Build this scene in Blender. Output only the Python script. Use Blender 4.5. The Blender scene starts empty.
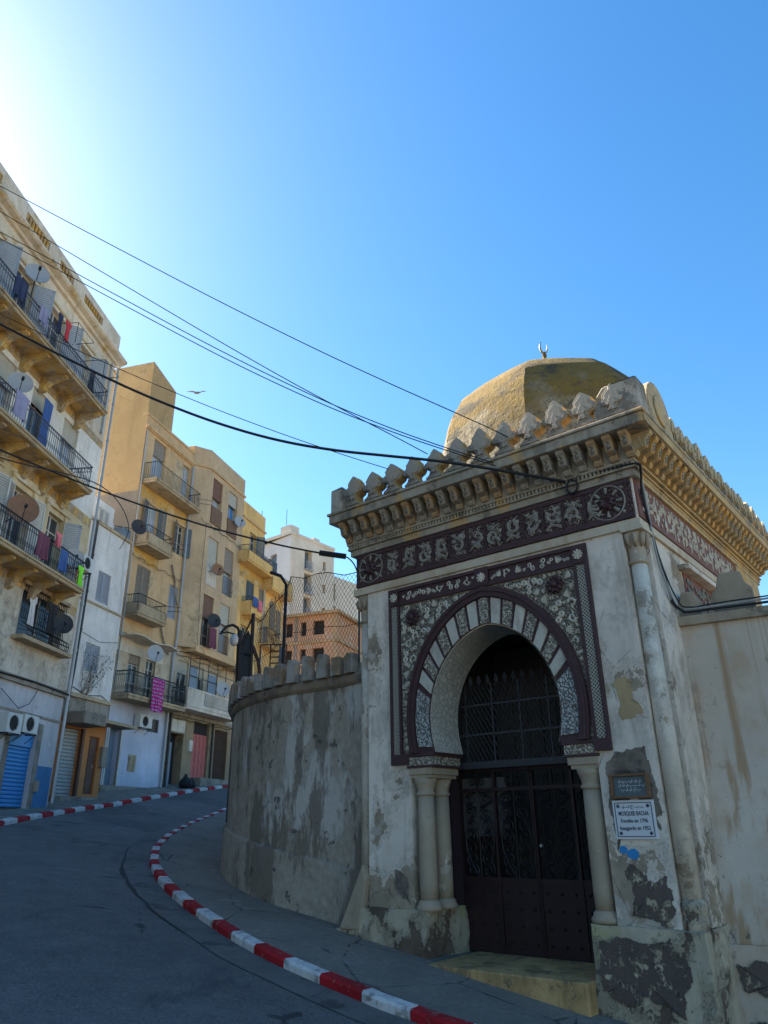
import bpy, math, random
from math import sin, cos, pi, sqrt, radians, atan2
from mathutils import Vector, Matrix
random.seed(7)
SC = bpy.context.scene
COL = SC.collection

# ------------------------------------------------------------------ materials
class NT:
    def __init__(s, name):
        s.m = bpy.data.materials.new(name); s.m.use_nodes = True
        s.t = s.m.node_tree; s.t.nodes.clear()
        s.out = s.t.nodes.new('ShaderNodeOutputMaterial')
        s.b = s.t.nodes.new('ShaderNodeBsdfPrincipled')
        s.t.links.new(s.b.outputs[0], s.out.inputs[0])
        s.co = s.t.nodes.new('ShaderNodeTexCoord').outputs['Object']
    def put(s, sock, v):
        if isinstance(v, bpy.types.NodeSocket): s.t.links.new(v, sock)
        elif isinstance(v, (tuple, list)) and len(v) == 3 and sock.type == 'RGBA': sock.default_value = (*v, 1)
        else: sock.default_value = v
    def scaled(s, sx, sy, sz, off=(0, 0, 0), rot=(0, 0, 0)):
        n = s.t.nodes.new('ShaderNodeMapping'); s.put(n.inputs[0], s.co)
        n.inputs['Location'].default_value = off; n.inputs['Rotation'].default_value = rot
        n.inputs['Scale'].default_value = (sx, sy, sz); return n.outputs[0]
    def noise(s, scale, detail=6, rough=.55, vec=None, dist=0):
        n = s.t.nodes.new('ShaderNodeTexNoise'); s.put(n.inputs['Vector'], vec or s.co)
        n.inputs['Scale'].default_value = scale; n.inputs['Detail'].default_value = detail
        n.inputs['Roughness'].default_value = rough; n.inputs['Distortion'].default_value = dist
        return n.outputs['Fac']
    def voro(s, scale, vec=None, feat='F1', out='Distance'):
        n = s.t.nodes.new('ShaderNodeTexVoronoi'); n.feature = feat; s.put(n.inputs['Vector'], vec or s.co)
        n.inputs['Scale'].default_value = scale; return n.outputs[out]
    def wave(s, scale, vec=None, dist=0, dirn='X', detail=2, dscale=1):
        n = s.t.nodes.new('ShaderNodeTexWave'); n.bands_direction = dirn; s.put(n.inputs['Vector'], vec or s.co)
        n.inputs['Scale'].default_value = scale; n.inputs['Distortion'].default_value = dist
        n.inputs['Detail'].default_value = detail; n.inputs['Detail Scale'].default_value = dscale
        return n.outputs['Fac']
    def step(s, v, a, b):
        n = s.t.nodes.new('ShaderNodeMapRange'); n.interpolation_type = 'SMOOTHSTEP'
        s.put(n.inputs[0], v); n.inputs[1].default_value = a; n.inputs[2].default_value = b; return n.outputs[0]
    def rng(s, v, a, b, c, d):
        n = s.t.nodes.new('ShaderNodeMapRange'); s.put(n.inputs[0], v)
        for i, q in enumerate((a, b, c, d)): n.inputs[i+1].default_value = q
        return n.outputs[0]
    def mix(s, f, a, b, mode='MIX'):
        n = s.t.nodes.new('ShaderNodeMix'); n.data_type = 'RGBA'; n.blend_type = mode
        s.put(n.inputs[0], f); s.put(n.inputs[6], a); s.put(n.inputs[7], b); return n.outputs[2]
    def math(s, op, a, b=0.0, c=None):
        n = s.t.nodes.new('ShaderNodeMath'); n.operation = op; s.put(n.inputs[0], a); s.put(n.inputs[1], b)
        if c is not None: s.put(n.inputs[2], c)
        return n.outputs[0]
    def xyz(s, vec=None):
        n = s.t.nodes.new('ShaderNodeSeparateXYZ'); s.put(n.inputs[0], vec or s.co); return n.outputs
    def bump(s, h, strength=.3, dist=.02, prev=None):
        n = s.t.nodes.new('ShaderNodeBump'); n.inputs['Strength'].default_value = strength
        n.inputs['Distance'].default_value = dist; s.put(n.inputs['Height'], h)
        if prev is not None: s.put(n.inputs['Normal'], prev)
        return n.outputs[0]
    def done(s, col, rough=.85, normal=None, metal=0, spec=.3):
        s.put(s.b.inputs['Base Color'], col); s.put(s.b.inputs['Roughness'], rough)
        s.b.inputs['Metallic'].default_value = metal
        s.b.inputs['Specular IOR Level'].default_value = spec
        if normal is not None: s.put(s.b.inputs['Normal'], normal)
        return s.m

def k(c, f): return tuple(min(1, x*f) for x in c)

def plaster(name,  base, under=None, peel=.62, low=0, lowh=1.5, dirt=(.10, .085, .06), streak=.35, patch=None, sc=1.0, bmp=.35, mott=.22, pscale=1.1, crack=0, rand=None, streakz=.11, streakt=(.52, .72), streakx=1):
    wm = lambda c: (min(.8, c[0]*1.05), c[1]*.98, c[2]*.90)
    base = wm(base); under = under and wm(under); patch = patch and wm(patch); rand = rand and wm(rand); dirt = wm(dirt)
    n = NT(name)
    big = n.noise(.55*sc, 5, .6)
    fine = n.noise(9*sc, 5, .65)
    mott = min(.5, mott*1.25); streak = streak*1.25
    col = n.mix(n.rng(big, .3, .7, 0, 1), k(base, 1-mott), k(base, 1+mott*.5))
    grime = n.noise(1.9*sc, 9, .72, n.scaled(1, 1, .7, (11, 2, 5)))
    col = n.mix(n.math('MULTIPLY', n.step(grime, .48, .66), .48), col, k(dirt, 1.3))
    col = n.mix(n.rng(fine, .3, .75, 0, .35), col, k(base, .72))
    if rand:
        oi = n.t.nodes.new('ShaderNodeObjectInfo'); col = n.mix(n.step(oi.outputs['Random'], .35, .75), col, rand)
    z = n.xyz()[2]
    if patch:
        pm = n.step(n.noise(.8*sc, 7, .6, n.scaled(1, 1, .8, (7, 3, 1))), .56, .62)
        col = n.mix(pm, col, patch)
    sv = n.noise(3.2*sc, 5, .6, n.scaled(streakx, streakx, streakz, (3, 9, 2)))
    sm = n.step(sv, *streakt)
    col = n.mix(n.math('MULTIPLY', sm, streak), col, dirt)
    h = n.math('ADD', n.math('MULTIPLY', fine, .35), n.math('MULTIPLY', n.noise(38*sc, 4, .7), .18))
    if under:
        pv = n.noise(pscale*sc, 9, .66, n.scaled(1, 1, .8, (1, 5, 4)))
        if low:
            pv = n.math('ADD', pv, n.rng(z, 0, lowh, low, 0))
        pv = n.math('ADD', pv, n.math('MULTIPLY', n.math('SUBTRACT', n.noise(14*sc, 6, .75), .5), .10))
        mk = n.step(pv, peel, peel+.012)
        mid = n.step(pv, peel-.035, peel-.025)
        chip = n.step(n.math('ADD', n.noise(11*sc, 6, .7), n.math('MULTIPLY', big, .12)), .715, .73)
        mk = n.math('MAXIMUM', mk, chip)
        un = n.mix(n.rng(n.noise(3*sc, 9, .7), .3, .7, 0, 1), k(under, .6), k(under, 1.45))
        un = n.mix(n.step(n.noise(1.7*sc, 8, .7, n.scaled(1, 1, 1, (6, 6, 1))), .53, .57), un, k(base, .55))
        und = tuple((p+q)/2 for p, q in zip(k(base, .95), k(under, 1.3)))
        col = n.mix(n.math('MULTIPLY', mid, .55), col, und)
        col = n.mix(mk, col, un)
        edge = n.math('SUBTRACT', n.step(pv, peel-.045, peel-.035), mid)
        col = n.mix(n.math('MULTIPLY', edge, .35), col, k(dirt, .9))
        h = n.math('SUBTRACT', h, n.math('MULTIPLY', mk, .9)); h = n.math('SUBTRACT', h, n.math('MULTIPLY', mid, .45))
    if crack:
        e = n.voro(.9*sc, n.scaled(1, 1, 1), 'DISTANCE_TO_EDGE')
        e2 = n.math('ADD', e, n.math('MULTIPLY', n.noise(5, 5, .7), .05))
        cm = n.math('MULTIPLY', n.math('SUBTRACT', 1.0, n.step(e2, .022, .03)), crack)
        col = n.mix(cm, col, k(dirt, .6)); h = n.math('SUBTRACT', h, cm)
    return n.done(col, .9, n.bump(h, bmp, .02))

def simple(name, base, rough=.6, metal=0, var=.25, sc=6, bmp=.1, spec=.4):
    n = NT(name); v = n.noise(sc, 5, .6)
    return n.done(n.mix(v, k(base, 1-var), k(base, 1+var)), rough, n.bump(v, bmp, .01), metal, spec)

M = {}
M['moswall'] = plaster('old_white_plaster', (.75, .685, .61), (.30, .25, .19), .60, .16, 2.9, streak=.3, bmp=.45, patch=None, crack=.45)
M['moswarm'] = plaster('cream_plaster', (.60, .53, .42), (.40, .30, .17), .66, .03, 3, streak=.35, dirt=(.30, .19, .08), bmp=.4)
M['plinth'] = plaster('peeling_plinth', (.50, .45, .35), (.12, .09, .07), .55, .03, 1.3, patch=(.40, .38, .22), dirt=(.10, .09, .045), streak=.45, pscale=2.0, bmp=.8)
M['rwall'] = plaster('stained_cream_wall', (.56, .50, .43), (.11, .09, .08), .66, .12, 1.3, dirt=(.32, .20, .10), streak=.62, streakz=.05, streakt=(.50, .66), streakx=2.3, pscale=2.2, bmp=.45, sc=.9)
M['rcap'] = plaster('grey_coping', (.36, .31, .24), (.20, .18, .14), .58, dirt=(.08, .07, .05), streak=.3)
M['curve'] = None
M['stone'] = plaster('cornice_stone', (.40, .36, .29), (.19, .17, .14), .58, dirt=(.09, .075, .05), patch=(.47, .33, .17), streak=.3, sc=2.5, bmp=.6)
M['stoney'] = plaster('warm_lit_stone', (.54, .40, .21), (.33, .26, .17), .58, dirt=(.18, .12, .06), patch=(.56, .36, .13), streak=.35, sc=2.2, bmp=.6)  # ochre side stone, warm bounce light put into its colour
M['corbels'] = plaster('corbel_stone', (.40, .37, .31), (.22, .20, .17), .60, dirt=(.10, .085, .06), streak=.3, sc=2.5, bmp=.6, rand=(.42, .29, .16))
M['corbelsy'] = plaster('corbel_side_stone', (.52, .40, .22), (.30, .24, .16), .60, dirt=(.16, .11, .06), streak=.3, sc=2.5, bmp=.6, rand=(.56, .34, .12))  # side corbels: same warm bounce painted into the stone
M['merlon'] = plaster('merlon_stone', (.42, .39, .34), (.22, .20, .17), .56, dirt=(.10, .09, .07), patch=(.42, .31, .17), streak=.4, sc=1.8, bmp=.6)
M['warmflank'] = plaster('warm_lit_flank_stone', (.58, .38, .15), (.36, .30, .22), .56, dirt=(.25, .15, .06), streak=.3, sc=3, bmp=.6)  # orange glow of warm bounce light, painted on the merlon flanks
M['merlony'] = plaster('merlon_side_stone', (.52, .42, .26), (.26, .22, .16), .58, dirt=(.14, .10, .05), patch=(.55, .37, .14), streak=.35, sc=1.8, bmp=.6)  # yellower merlons, warm bounce light put into the stone colour
M['column'] = plaster('column_stone', (.40, .335, .255), (.52, .48, .42), .66, dirt=(.2, .17, .12), streak=.15, sc=1.5, bmp=.25)
M['wcolumn'] = plaster('white_column', (.66, .61, .53), (.34, .28, .21), .56, .10, 2.5, dirt=(.2, .17, .12), streak=.3, sc=1.5, bmp=.5)
M['purple'] = simple('purple_paint', (.062, .028, .030), .6, 0, .4, 14, .3)
M['purpled'] = simple('purple_paint_dark', (.035, .021, .025), .7, 0, .4, 14, .3)
M['purpler'] = simple('faded_red_purple', (.20, .085, .065), .8, 0, .45, 9, .4)
M['relief'] = simple('relief_stucco', (.56, .50, .40), .9, 0, .5, 5, .5)
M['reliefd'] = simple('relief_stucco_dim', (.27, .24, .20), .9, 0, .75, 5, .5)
M['gapdark'] = simple('dark_relief_ground', (.13, .11, .09), .9, 0, .5, 9, .4)
M['white'] = plaster('voussoir_white', (.60, .58, .52), (.40, .36, .30), .66, dirt=(.2, .17, .13), streak=.2, sc=3)
def carved(name, lo, hi, sc):
    n = NT(name)
    v = n.voro(sc, n.scaled(1, 1, 1), 'DISTANCE_TO_EDGE')
    w = n.wave(sc*.55, None, 14, 'DIAGONAL', 3, 1.3)
    m = n.math('MULTIPLY', n.step(v, .01, .08), n.step(w, .15, .4))
    big = n.noise(2.5, 5, .6)
    c = n.mix(m, lo, n.mix(big, k(hi, .75), k(hi, 1.15)))
    return n.done(c, .9, n.bump(m, .9, .02))
M['carved'] = carved('carved_stucco', (.16, .125, .095), (.52, .46, .36), 15)
M['friezebg'] = carved('carved_maroon_ground', (.045, .02, .022), (.15, .095, .08), 20)
M['spandbg'] = carved('carved_cream_ground', (.09, .07, .055), (.34, .29, .22), 20)
M['carvedb'] = carved('carved_blueish_stucco', (.13, .115, .10), (.46, .455, .42), 15)
M['reveal'] = carved('carved_reveal', (.42, .385, .32), (.56, .515, .43), 9)
def braid():
    n = NT('braided_border'); x = n.xyz()
    a = n.wave(9, n.scaled(1, 1, 1, rot=(0, radians(45), 0)), 1.5, 'X', 1, 2); b = n.wave(9, n.scaled(1, 1, 1, rot=(0, radians(-45), 0)), 1.5, 'X', 1, 2)
    m = n.step(n.math('MAXIMUM', a, b), .62, .8)
    return n.done(n.mix(m, (.07, .05, .045), (.42, .39, .31)), .9, n.bump(m, .8, .015))
M['braid'] = braid()
def dome_mat():
    n = NT('mossy_dome')
    z = n.xyz()[2]; fine = n.noise(7, 8, .7); med = n.noise(1.6, 6, .6)
    base = n.mix(n.step(fine, .3, .7), (.16, .13, .085), (.40, .33, .215))
    moss = n.mix(n.noise(2.2, 6, .65), (.10, .066, .018), (.30, .19, .04))
    zz = n.math('ADD', z, n.math('MULTIPLY', n.math('SUBTRACT', med, .5), 3.2))
    zz = n.math('ADD', zz, n.math('MULTIPLY', n.math('SUBTRACT', fine, .5), 1.6))
    mk = n.step(zz, 8.3, 9.3)
    col = n.mix(mk, base, moss)
    blk = n.noise(1.3, 8, .7, n.scaled(1, 1, 2.0, (4, 4, 4)))
    bm = n.math('MULTIPLY', n.step(blk, .52, .62), .85)
    col = n.mix(bm, col, (.05, .045, .035))
    sp = n.step(n.noise(20, 6, .75), .50, .60)
    col = n.mix(n.math('MULTIPLY', sp, .62), col, (.10, .085, .055))
    return n.done(col, .95, n.bump(n.math('ADD', fine, n.math('MULTIPLY', n.noise(22, 4, .7), .6)), .8, .05))
M['dome'] = dome_mat()
def curve_wall():
    n = NT('weathered_render_wall')
    z = n.xyz()[2]
    v = n.noise(.9, 9, .66, n.scaled(1, 1, .42)); f = n.noise(8, 7, .7)
    col = n.mix(n.rng(f, .3, .7, 0, 1), (.27, .22, .165), (.43, .365, .285))
    pm = n.step(n.math('ADD', v, n.rng(z, 0, 1.5, -.14, 0)), .50, .56)
    col = n.mix(n.math('MULTIPLY', pm, .8), col, n.mix(f, (.42, .38, .33), (.60, .555, .495)))
    d = n.noise(1.3, 8, .68, n.scaled(1, 1, .30, (5, 2, 7)))
    col = n.mix(n.math('MULTIPLY', n.step(d, .50, .56), .85), col, (.17, .135, .10))
    hole = n.step(n.noise(3.3, 8, .7, n.scaled(1, 1, 1.0, (2, 2, 2))), .60, .64)
    col = n.mix(n.math('MULTIPLY', hole, .75), col, (.075, .065, .055))
    hh = n.math('SUBTRACT', n.math('ADD', n.math('MULTIPLY', pm, .6), n.math('MULTIPLY', f, .5)), hole)
    return n.done(col, .93, n.bump(hh, .7, .03))
M['curve'] = curve_wall()
M['merlonw'] = plaster('old_merlon_render', (.36, .34, .31), (.24, .18, .12), .52, patch=(.45, .44, .42), dirt=(.09, .08, .065), streak=.6, sc=1.6, bmp=.7)
M['ledge'] = plaster('ledge_stone', (.28, .22, .16), (.15, .13, .11), .55, dirt=(.08, .07, .05), streak=.3, sc=2, bmp=.6)
M['iron'] = simple('dark_iron', (.022, .016, .016), .5, .3, .4, 12, .2)
M['irond'] = simple('door_sheet', (.030, .014, .014), .45, .1, .5, 5, .2)
M['irong'] = simple('grille_iron', (.05, .05, .055), .5, .3, .3, 12, .2)
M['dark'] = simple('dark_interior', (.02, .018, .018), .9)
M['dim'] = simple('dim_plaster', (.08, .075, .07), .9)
M['step'] = plaster('ochre_step', (.52, .35, .16), (.22, .16, .09), .55, dirt=(.10, .07, .04), streak=.45, sc=2.2, bmp=.5)
M['plaque'] = simple('plaque_enamel', (.62, .62, .62), .35, 0, .08)
M['ink'] = simple('plaque_ink', (.03, .035, .07), .5)
M['wood'] = simple('brown_wood', (.17, .09, .045), .7, 0, .4, 8)
M['slate'] = simple('grey_slate_plate', (.09, .12, .13), .4, 0, .4, 9)
M['bluepaint'] = simple('blue_paint_mark', (.03, .22, .48), .7)
M['gold'] = simple('gold_finial', (.30, .24, .10), .45, .6)
def asphalt():
    n = NT('asphalt')
    a = n.noise(.25, 6, .6); b = n.noise(2.2, 8, .7); d = n.noise(95, 3, .7); g = n.voro(55, None, 'F1', 'Color')
    col = n.mix(n.rng(a, .3, .7, 0, 1), (.125, .118, .108), (.185, .174, .158))
    col = n.mix(n.rng(b, .35, .7, 0, .5), col, (.086, .081, .074))
    x = n.t.nodes.new('ShaderNodeSeparateColor'); n.put(x.inputs[0], g)
    col = n.mix(n.math('MULTIPLY', n.step(x.outputs[0], .72, .95), .45), col, (.26, .25, .24))
    col = n.mix(n.math('MULTIPLY', n.step(x.outputs[1], .78, .95), .5), col, (.03, .03, .032))
    col = n.mix(n.rng(d, .35, .75, 0, .4), col, (.045, .046, .05))
    st = n.step(n.noise(.7, 9, .72, n.scaled(1, .45, 1, (5, 5, 0))), .56, .66)          # oil and damp stains
    col = n.mix(n.math('MULTIPLY', st, .5), col, (.04, .041, .044))
    dust = n.step(n.noise(.9, 9, .75, n.scaled(1, .6, 1, (15, 2, 0))), .56, .7)
    col = n.mix(n.math('MULTIPLY', dust, .3), col, (.20, .19, .17))
    pm = n.step(n.noise(.16, 3, .4, n.scaled(1, 1, 1, (2, 8, 0))), .57, .575)            # relaid patch
    col = n.mix(n.math('MULTIPLY', pm, .35), col, (.05, .05, .054))
    e = n.voro(.30, n.scaled(1, 1, 1, (3, 1, 0)), 'DISTANCE_TO_EDGE')
    e = n.math('ADD', e, n.math('MULTIPLY', n.noise(2.0, 8, .75), .16))
    gate = n.step(n.noise(.4, 3, .5, n.scaled(1, 1, 1, (7, 1, 0))), .50, .56)
    ck = n.math('MULTIPLY', n.math('SUBTRACT', 1.0, n.step(e, .078, .083)), gate)
    col = n.mix(n.math('MULTIPLY', ck, .75), col, (.018, .018, .018))
    h = n.math('ADD', n.math('MULTIPLY', n.voro(55, None, 'F1'), .9), n.math('MULTIPLY', d, .5)); h = n.math('SUBTRACT', h, ck)
    return n.done(col, n.rng(b, .3, .7, .68, .9), n.bump(h, .6, .012), 0, .3)
M['asphalt'] = asphalt()
def pavement():
    n = NT('worn_pavement')
    a = n.noise(.8, 7, .65); b = n.noise(14, 6, .7)
    col = n.mix(n.rng(a, .35, .65, 0, 1), (.185, .160, .128), (.265, .230, .185))
    col = n.mix(n.rng(b, .35, .75, 0, .6), col, (.08, .075, .07))
    pm = n.step(n.noise(1.7, 8, .7, n.scaled(1, 1, 1, (9, 9, 0))), .60, .62)
    col = n.mix(pm, col, (.22, .205, .18))
    e = n.math('ADD', n.voro(.6, n.scaled(1, 1, 1, (1, 4, 0)), 'DISTANCE_TO_EDGE'), n.math('MULTIPLY', n.noise(3, 6, .7), .08))
    ck = n.math('SUBTRACT', 1.0, n.step(e, .04, .048))
    col = n.mix(n.math('MULTIPLY', ck, .7), col, (.03, .028, .025))
    return n.done(col, .9, n.bump(n.math('ADD', b, n.math('MULTIPLY', ck, -1.0)), .5, .02))
M['pave'] = pavement()
M['gutter'] = plaster('gutter_concrete', (.15, .15, .148), (.07, .07, .07), .58, dirt=(.04, .04, .04), streak=0, sc=1.4, bmp=.4)
M['tar'] = simple('dark_tar_joint', (.022, .021, .02), .8, 0, .5, 6, .4)
M['kerbw'] = plaster('kerb_white_paint', (.62, .63, .65), (.26, .25, .24), .585, dirt=(.2, .2, .2), streak=.2, sc=3, pscale=2.2, bmp=.4)
M['kerbr'] = plaster('kerb_red_paint', (.40, .012, .02), (.24, .12, .11), .60, dirt=(.12, .01, .015), streak=.25, sc=3, pscale=2.2, bmp=.4, mott=.3)
M['earth'] = simple('dry_earth', (.19, .15, .10), .95, 0, .4, .6)
# buildings
M['b1top'] = plaster('worn_cream_render', (.70, .65, .56), (.46, .36, .20), .57, dirt=(.25, .19, .11), streak=.35, patch=(.60, .58, .54), sc=.9)
M['b1w'] = plaster('whitewash', (.74, .75, .74), (.50, .42, .28), .68, dirt=(.35, .32, .27), streak=.2, sc=.9)
M['b1y'] = plaster('cream_yellow_render', (.58, .50, .33), (.45, .42, .37), .60, dirt=(.28, .22, .13), streak=.35, patch=(.60, .58, .52), sc=.9)
M['b1g'] = plaster('rough_grey_render', (.56, .54, .48), (.38, .35, .30), .56, dirt=(.25, .21, .14), streak=.4, sc=1.5, bmp=.9, crack=.45)
M['b1b'] = plaster('pale_blue_grey_paint', (.50, .52, .58), (.42, .40, .38), .60, dirt=(.25, .25, .27), streak=.3, sc=1.2)
M['blueskirt'] = plaster('blue_skirting', (.06, .20, .42), (.30, .32, .36), .66, dirt=(.05, .1, .2), streak=.2, sc=2)
M['yellowclean'] = plaster('saffron_paint', (.60, .38, .11), (.38, .29, .17), .54, dirt=(.30, .19, .07), streak=.4, sc=1.2, patch=(.55, .44, .27), mott=.35)
M['soffit'] = plaster('flaking_ochre_soffit', (.64, .44, .16), (.36, .30, .22), .50, dirt=(.20, .14, .07), streak=.3, sc=1.8, patch=(.50, .43, .30), mott=.4, bmp=.8)
M['b2w'] = plaster('white_blue_render', (.68, .70, .72), (.50, .47, .42), .66, dirt=(.36, .35, .34), streak=.45, sc=.9, crack=.45)
M['ochre'] = simple('orange_ochre_boards', (.46, .17, .045), .75, 0, .3, 3)
M['brownd'] = simple('brown_door', (.10, .035, .02), .6, 0, .3, 5)
M['concrete'] = plaster('old_concrete', (.30, .275, .24), (.18, .16, .14), .55, dirt=(.08, .07, .06), streak=.5, sc=1.5, bmp=.7)
M['b3'] = plaster('ochre_yellow_render', (.60, .43, .25), (.46, .38, .26), .60, dirt=(.28, .20, .11), streak=.4, sc=.7, mott=.18, crack=.45)
M['b3s'] = plaster('ochre_gable_render', (.46, .33, .17), (.38, .29, .17), .60, dirt=(.24, .17, .09), streak=.25, sc=.5, mott=.15, crack=.45)
M['b3g'] = plaster('grey_gable_render', (.26, .235, .20), (.2, .18, .15), .60, dirt=(.12, .11, .09), streak=.3, sc=.7)
M['b3c'] = plaster('golden_render', (.74, .50, .20), (.56, .43, .25), .62, dirt=(.38, .25, .10), streak=.35, sc=.7)
M['b3m'] = plaster('buff_render', (.55, .42, .28), (.42, .34, .22), .60, dirt=(.26, .20, .13), streak=.35, sc=.8, crack=.45)
M['b3f'] = plaster('cream_first_floor', (.52, .47, .38), (.40, .34, .25), .55, dirt=(.25, .2, .13), streak=.4, sc=1.2)
M['paleblue'] = plaster('pale_lilac_paint', (.50, .55, .70), (.45, .46, .50), .66, dirt=(.3, .33, .4), streak=.25, sc=1)
M['stonef'] = plaster('brown_shopfront', (.30, .24, .16), (.22, .17, .12), .55, dirt=(.1, .08, .05), streak=.5, sc=1.5)
M['balw'] = plaster('white_balcony_paint', (.62, .60, .55), (.42, .38, .32), .62, dirt=(.25, .22, .18), streak=.5, sc=1.5)
M['slab'] = plaster('balcony_slab', (.42, .35, .24), (.30, .26, .20), .56, dirt=(.15, .12, .08), streak=.4, sc=1.5)
M['shut'] = simple('grey_blue_shutter', (.30, .33, .37), .7, 0, .2, 4)
M['shutl'] = simple('pale_shutter', (.50, .49, .45), .7, 0, .2, 4)
M['shutb'] = simple('weathered_wood_shutter', (.24, .20, .16), .8, 0, .35, 6)
M['shutd'] = simple('dark_slate_shutter', (.10, .13, .15), .6, 0, .2, 4)
M['shutbr'] = simple('brown_roller', (.16, .075, .04), .7, 0, .25, 5)
M['roller'] = simple('pale_roller', (.40, .37, .30), .7, 0, .2, 5)
M['metalsh'] = simple('grey_metal_shutter', (.36, .35, .33), .5, .3, .25, 6)
M['bluesh'] = simple('blue_metal_shutter', (.03, .22, .50), .45, .1, .2, 3)
M['reddoor'] = simple('red_pink_door', (.42, .10, .09), .65, 0, .25, 5)
M['bluedoor'] = simple('blue_grey_door', (.14, .19, .25), .6, 0, .2, 4)
M['frame'] = simple('window_frame', (.45, .43, .38), .7)
def glassm(name, c, r=.12):
    n = NT(name); v = n.noise(1.3, 4, .5)
    return n.done(n.mix(v, k(c, .5), k(c, 1.6)), r, None, 0, .6)
M['glass'] = glassm('dark_glass', (.035, .04, .05))
M['curtain'] = glassm('curtained_glass', (.32, .36, .42), .35)
M['curtb'] = glassm('blue_curtained_glass', (.05, .20, .48), .4)
M['rail'] = simple('black_railing', (.022, .022, .026), .5, .4, .3)
M['railb'] = simple('blue_grey_railing', (.06, .07, .10), .5, .3, .3)
M['rust'] = simple('rusty_iron', (.10, .05, .03), .8, .2, .5, 9)
M['pipe'] = simple('zinc_pipe', (.36, .37, .38), .5, .4, .2)
M['pipebl'] = simple('black_pipe', (.03, .03, .03), .5, .1, .2)
M['dishg'] = simple('grey_dish', (.38, .38, .38), .5, 0, .15)
M['dishd'] = simple('black_dish', (.03, .03, .03), .6, 0, .15)
M['dishr'] = simple('rusty_dish', (.26, .13, .07), .7, 0, .4, 8)
M['acw'] = simple('ac_casing', (.52, .52, .49), .5, 0, .12)
M['wire'] = simple('black_cable', (.012, .012, .013), .6, 0, .2)
M['wiregrey'] = simple('grey_cable', (.30, .30, .29), .6, 0, .2)
M['bird'] = simple('bird_feathers', (.14, .13, .12), .8)
M['brick'] = None
def brick():
    n = NT('hollow_brick')
    b = n.t.nodes.new('ShaderNodeTexBrick')
    n.put(b.inputs['Vector'], n.scaled(1, 1, 1, rot=(radians(90), 0, 0)))
    b.inputs['Color1'].default_value = (.56, .25, .10, 1); b.inputs['Color2'].default_value = (.46, .19, .08, 1)
    b.inputs['Mortar'].default_value = (.42, .36, .30, 1); b.inputs['Scale'].default_value = 2.2
    b.inputs['Mortar Size'].default_value = .03
    pm = n.step(n.noise(.6, 7, .6), .55, .6)
    return n.done(n.mix(pm, b.outputs[0], (.50, .34, .24)), .9)
M['brick'] = brick()
M['tanc'] = plaster('tan_concrete', (.46, .32, .19), (.36, .27, .18), .6, dirt=(.2, .14, .1), streak=.3)
M['bw'] = plaster('white_block_paint', (.66, .63, .57), (.5, .46, .4), .7, dirt=(.4, .36, .3), streak=.25, sc=.25)
M['bshade'] = plaster('blue_shaded_block', (.62, .65, .70), (.5, .5, .5), .7, dirt=(.4, .42, .45), streak=.25, sc=.25)  # bluish shade of the tower's left face put into the wall colour
for nm, c in dict(red=(.55, .05, .06), pink=(.70, .18, .22), green=(.25, .75, .05), blue=(.05, .11, .30), navy=(.03, .04, .09), lilac=(.28, .27, .40), whitec=(.6, .6, .62), maroon=(.16, .05, .08), black=(.02, .02, .022), teal=(.05, .22, .32)).items():
    M['c_'+nm] = simple(nm+'_cloth', c, .9, 0, .3, 5)
def rug():
    n = NT('magenta_rug'); x = n.xyz()
    w = n.wave(2.1, n.scaled(1, 1, 1), 4, 'Z', 3, 2); v = n.wave(3.3, None, 6, 'X', 2, 2)
    col = n.mix(n.step(w, .45, .6), (.42, .01, .14), (.13, .02, .20)); col = n.mix(n.step(n.math('MULTIPLY', v, w), .5, .62), col, (.50, .38, .52))
    return n.done(col, .9)
M['rug'] = rug()
M['leaf'] = simple('vine_leaves', (.03, .06, .03), .7, 0, .4, 9)
M['lampglass'] = simple('lamp_globe', (.40, .42, .42), .3)

# ------------------------------------------------------------------ geometry
class Frame:
    """local X along a facade, local Y into the building, Z up; all z are world z"""
    def __init__(s, ox, oy, azdeg=None, ang=None):
        if ang is None: ang = radians(90-azdeg)
        s.m = Matrix.Translation((ox, oy, 0)) @ Matrix.Rotation(ang, 4, 'Z'); s.ang = ang
    def w(s, x, y, z): return s.m @ Vector((x, y, z))
W = Frame(0, 0, ang=0)

def tag(o, label=None, cat=None, group=None, kind=None):
    if label: o['label'] = label
    if cat: o['category'] = cat
    if group: o['group'] = group
    if kind: o['kind'] = kind
    return o
def thing(name, F, x, y, z, label, cat, group=None, rot=0):
    o = bpy.data.objects.new(name, None); COL.objects.link(o)
    o.matrix_world = F.m @ Matrix.Translation((x, y, z)) @ Matrix.Rotation(rot, 4, 'Z')
    o.empty_display_size = .3
    MW[o.name] = o.matrix_world.copy()
    return tag(o, label, cat, group)
MW = {}
def mw(o): return MW[o.name]

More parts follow.
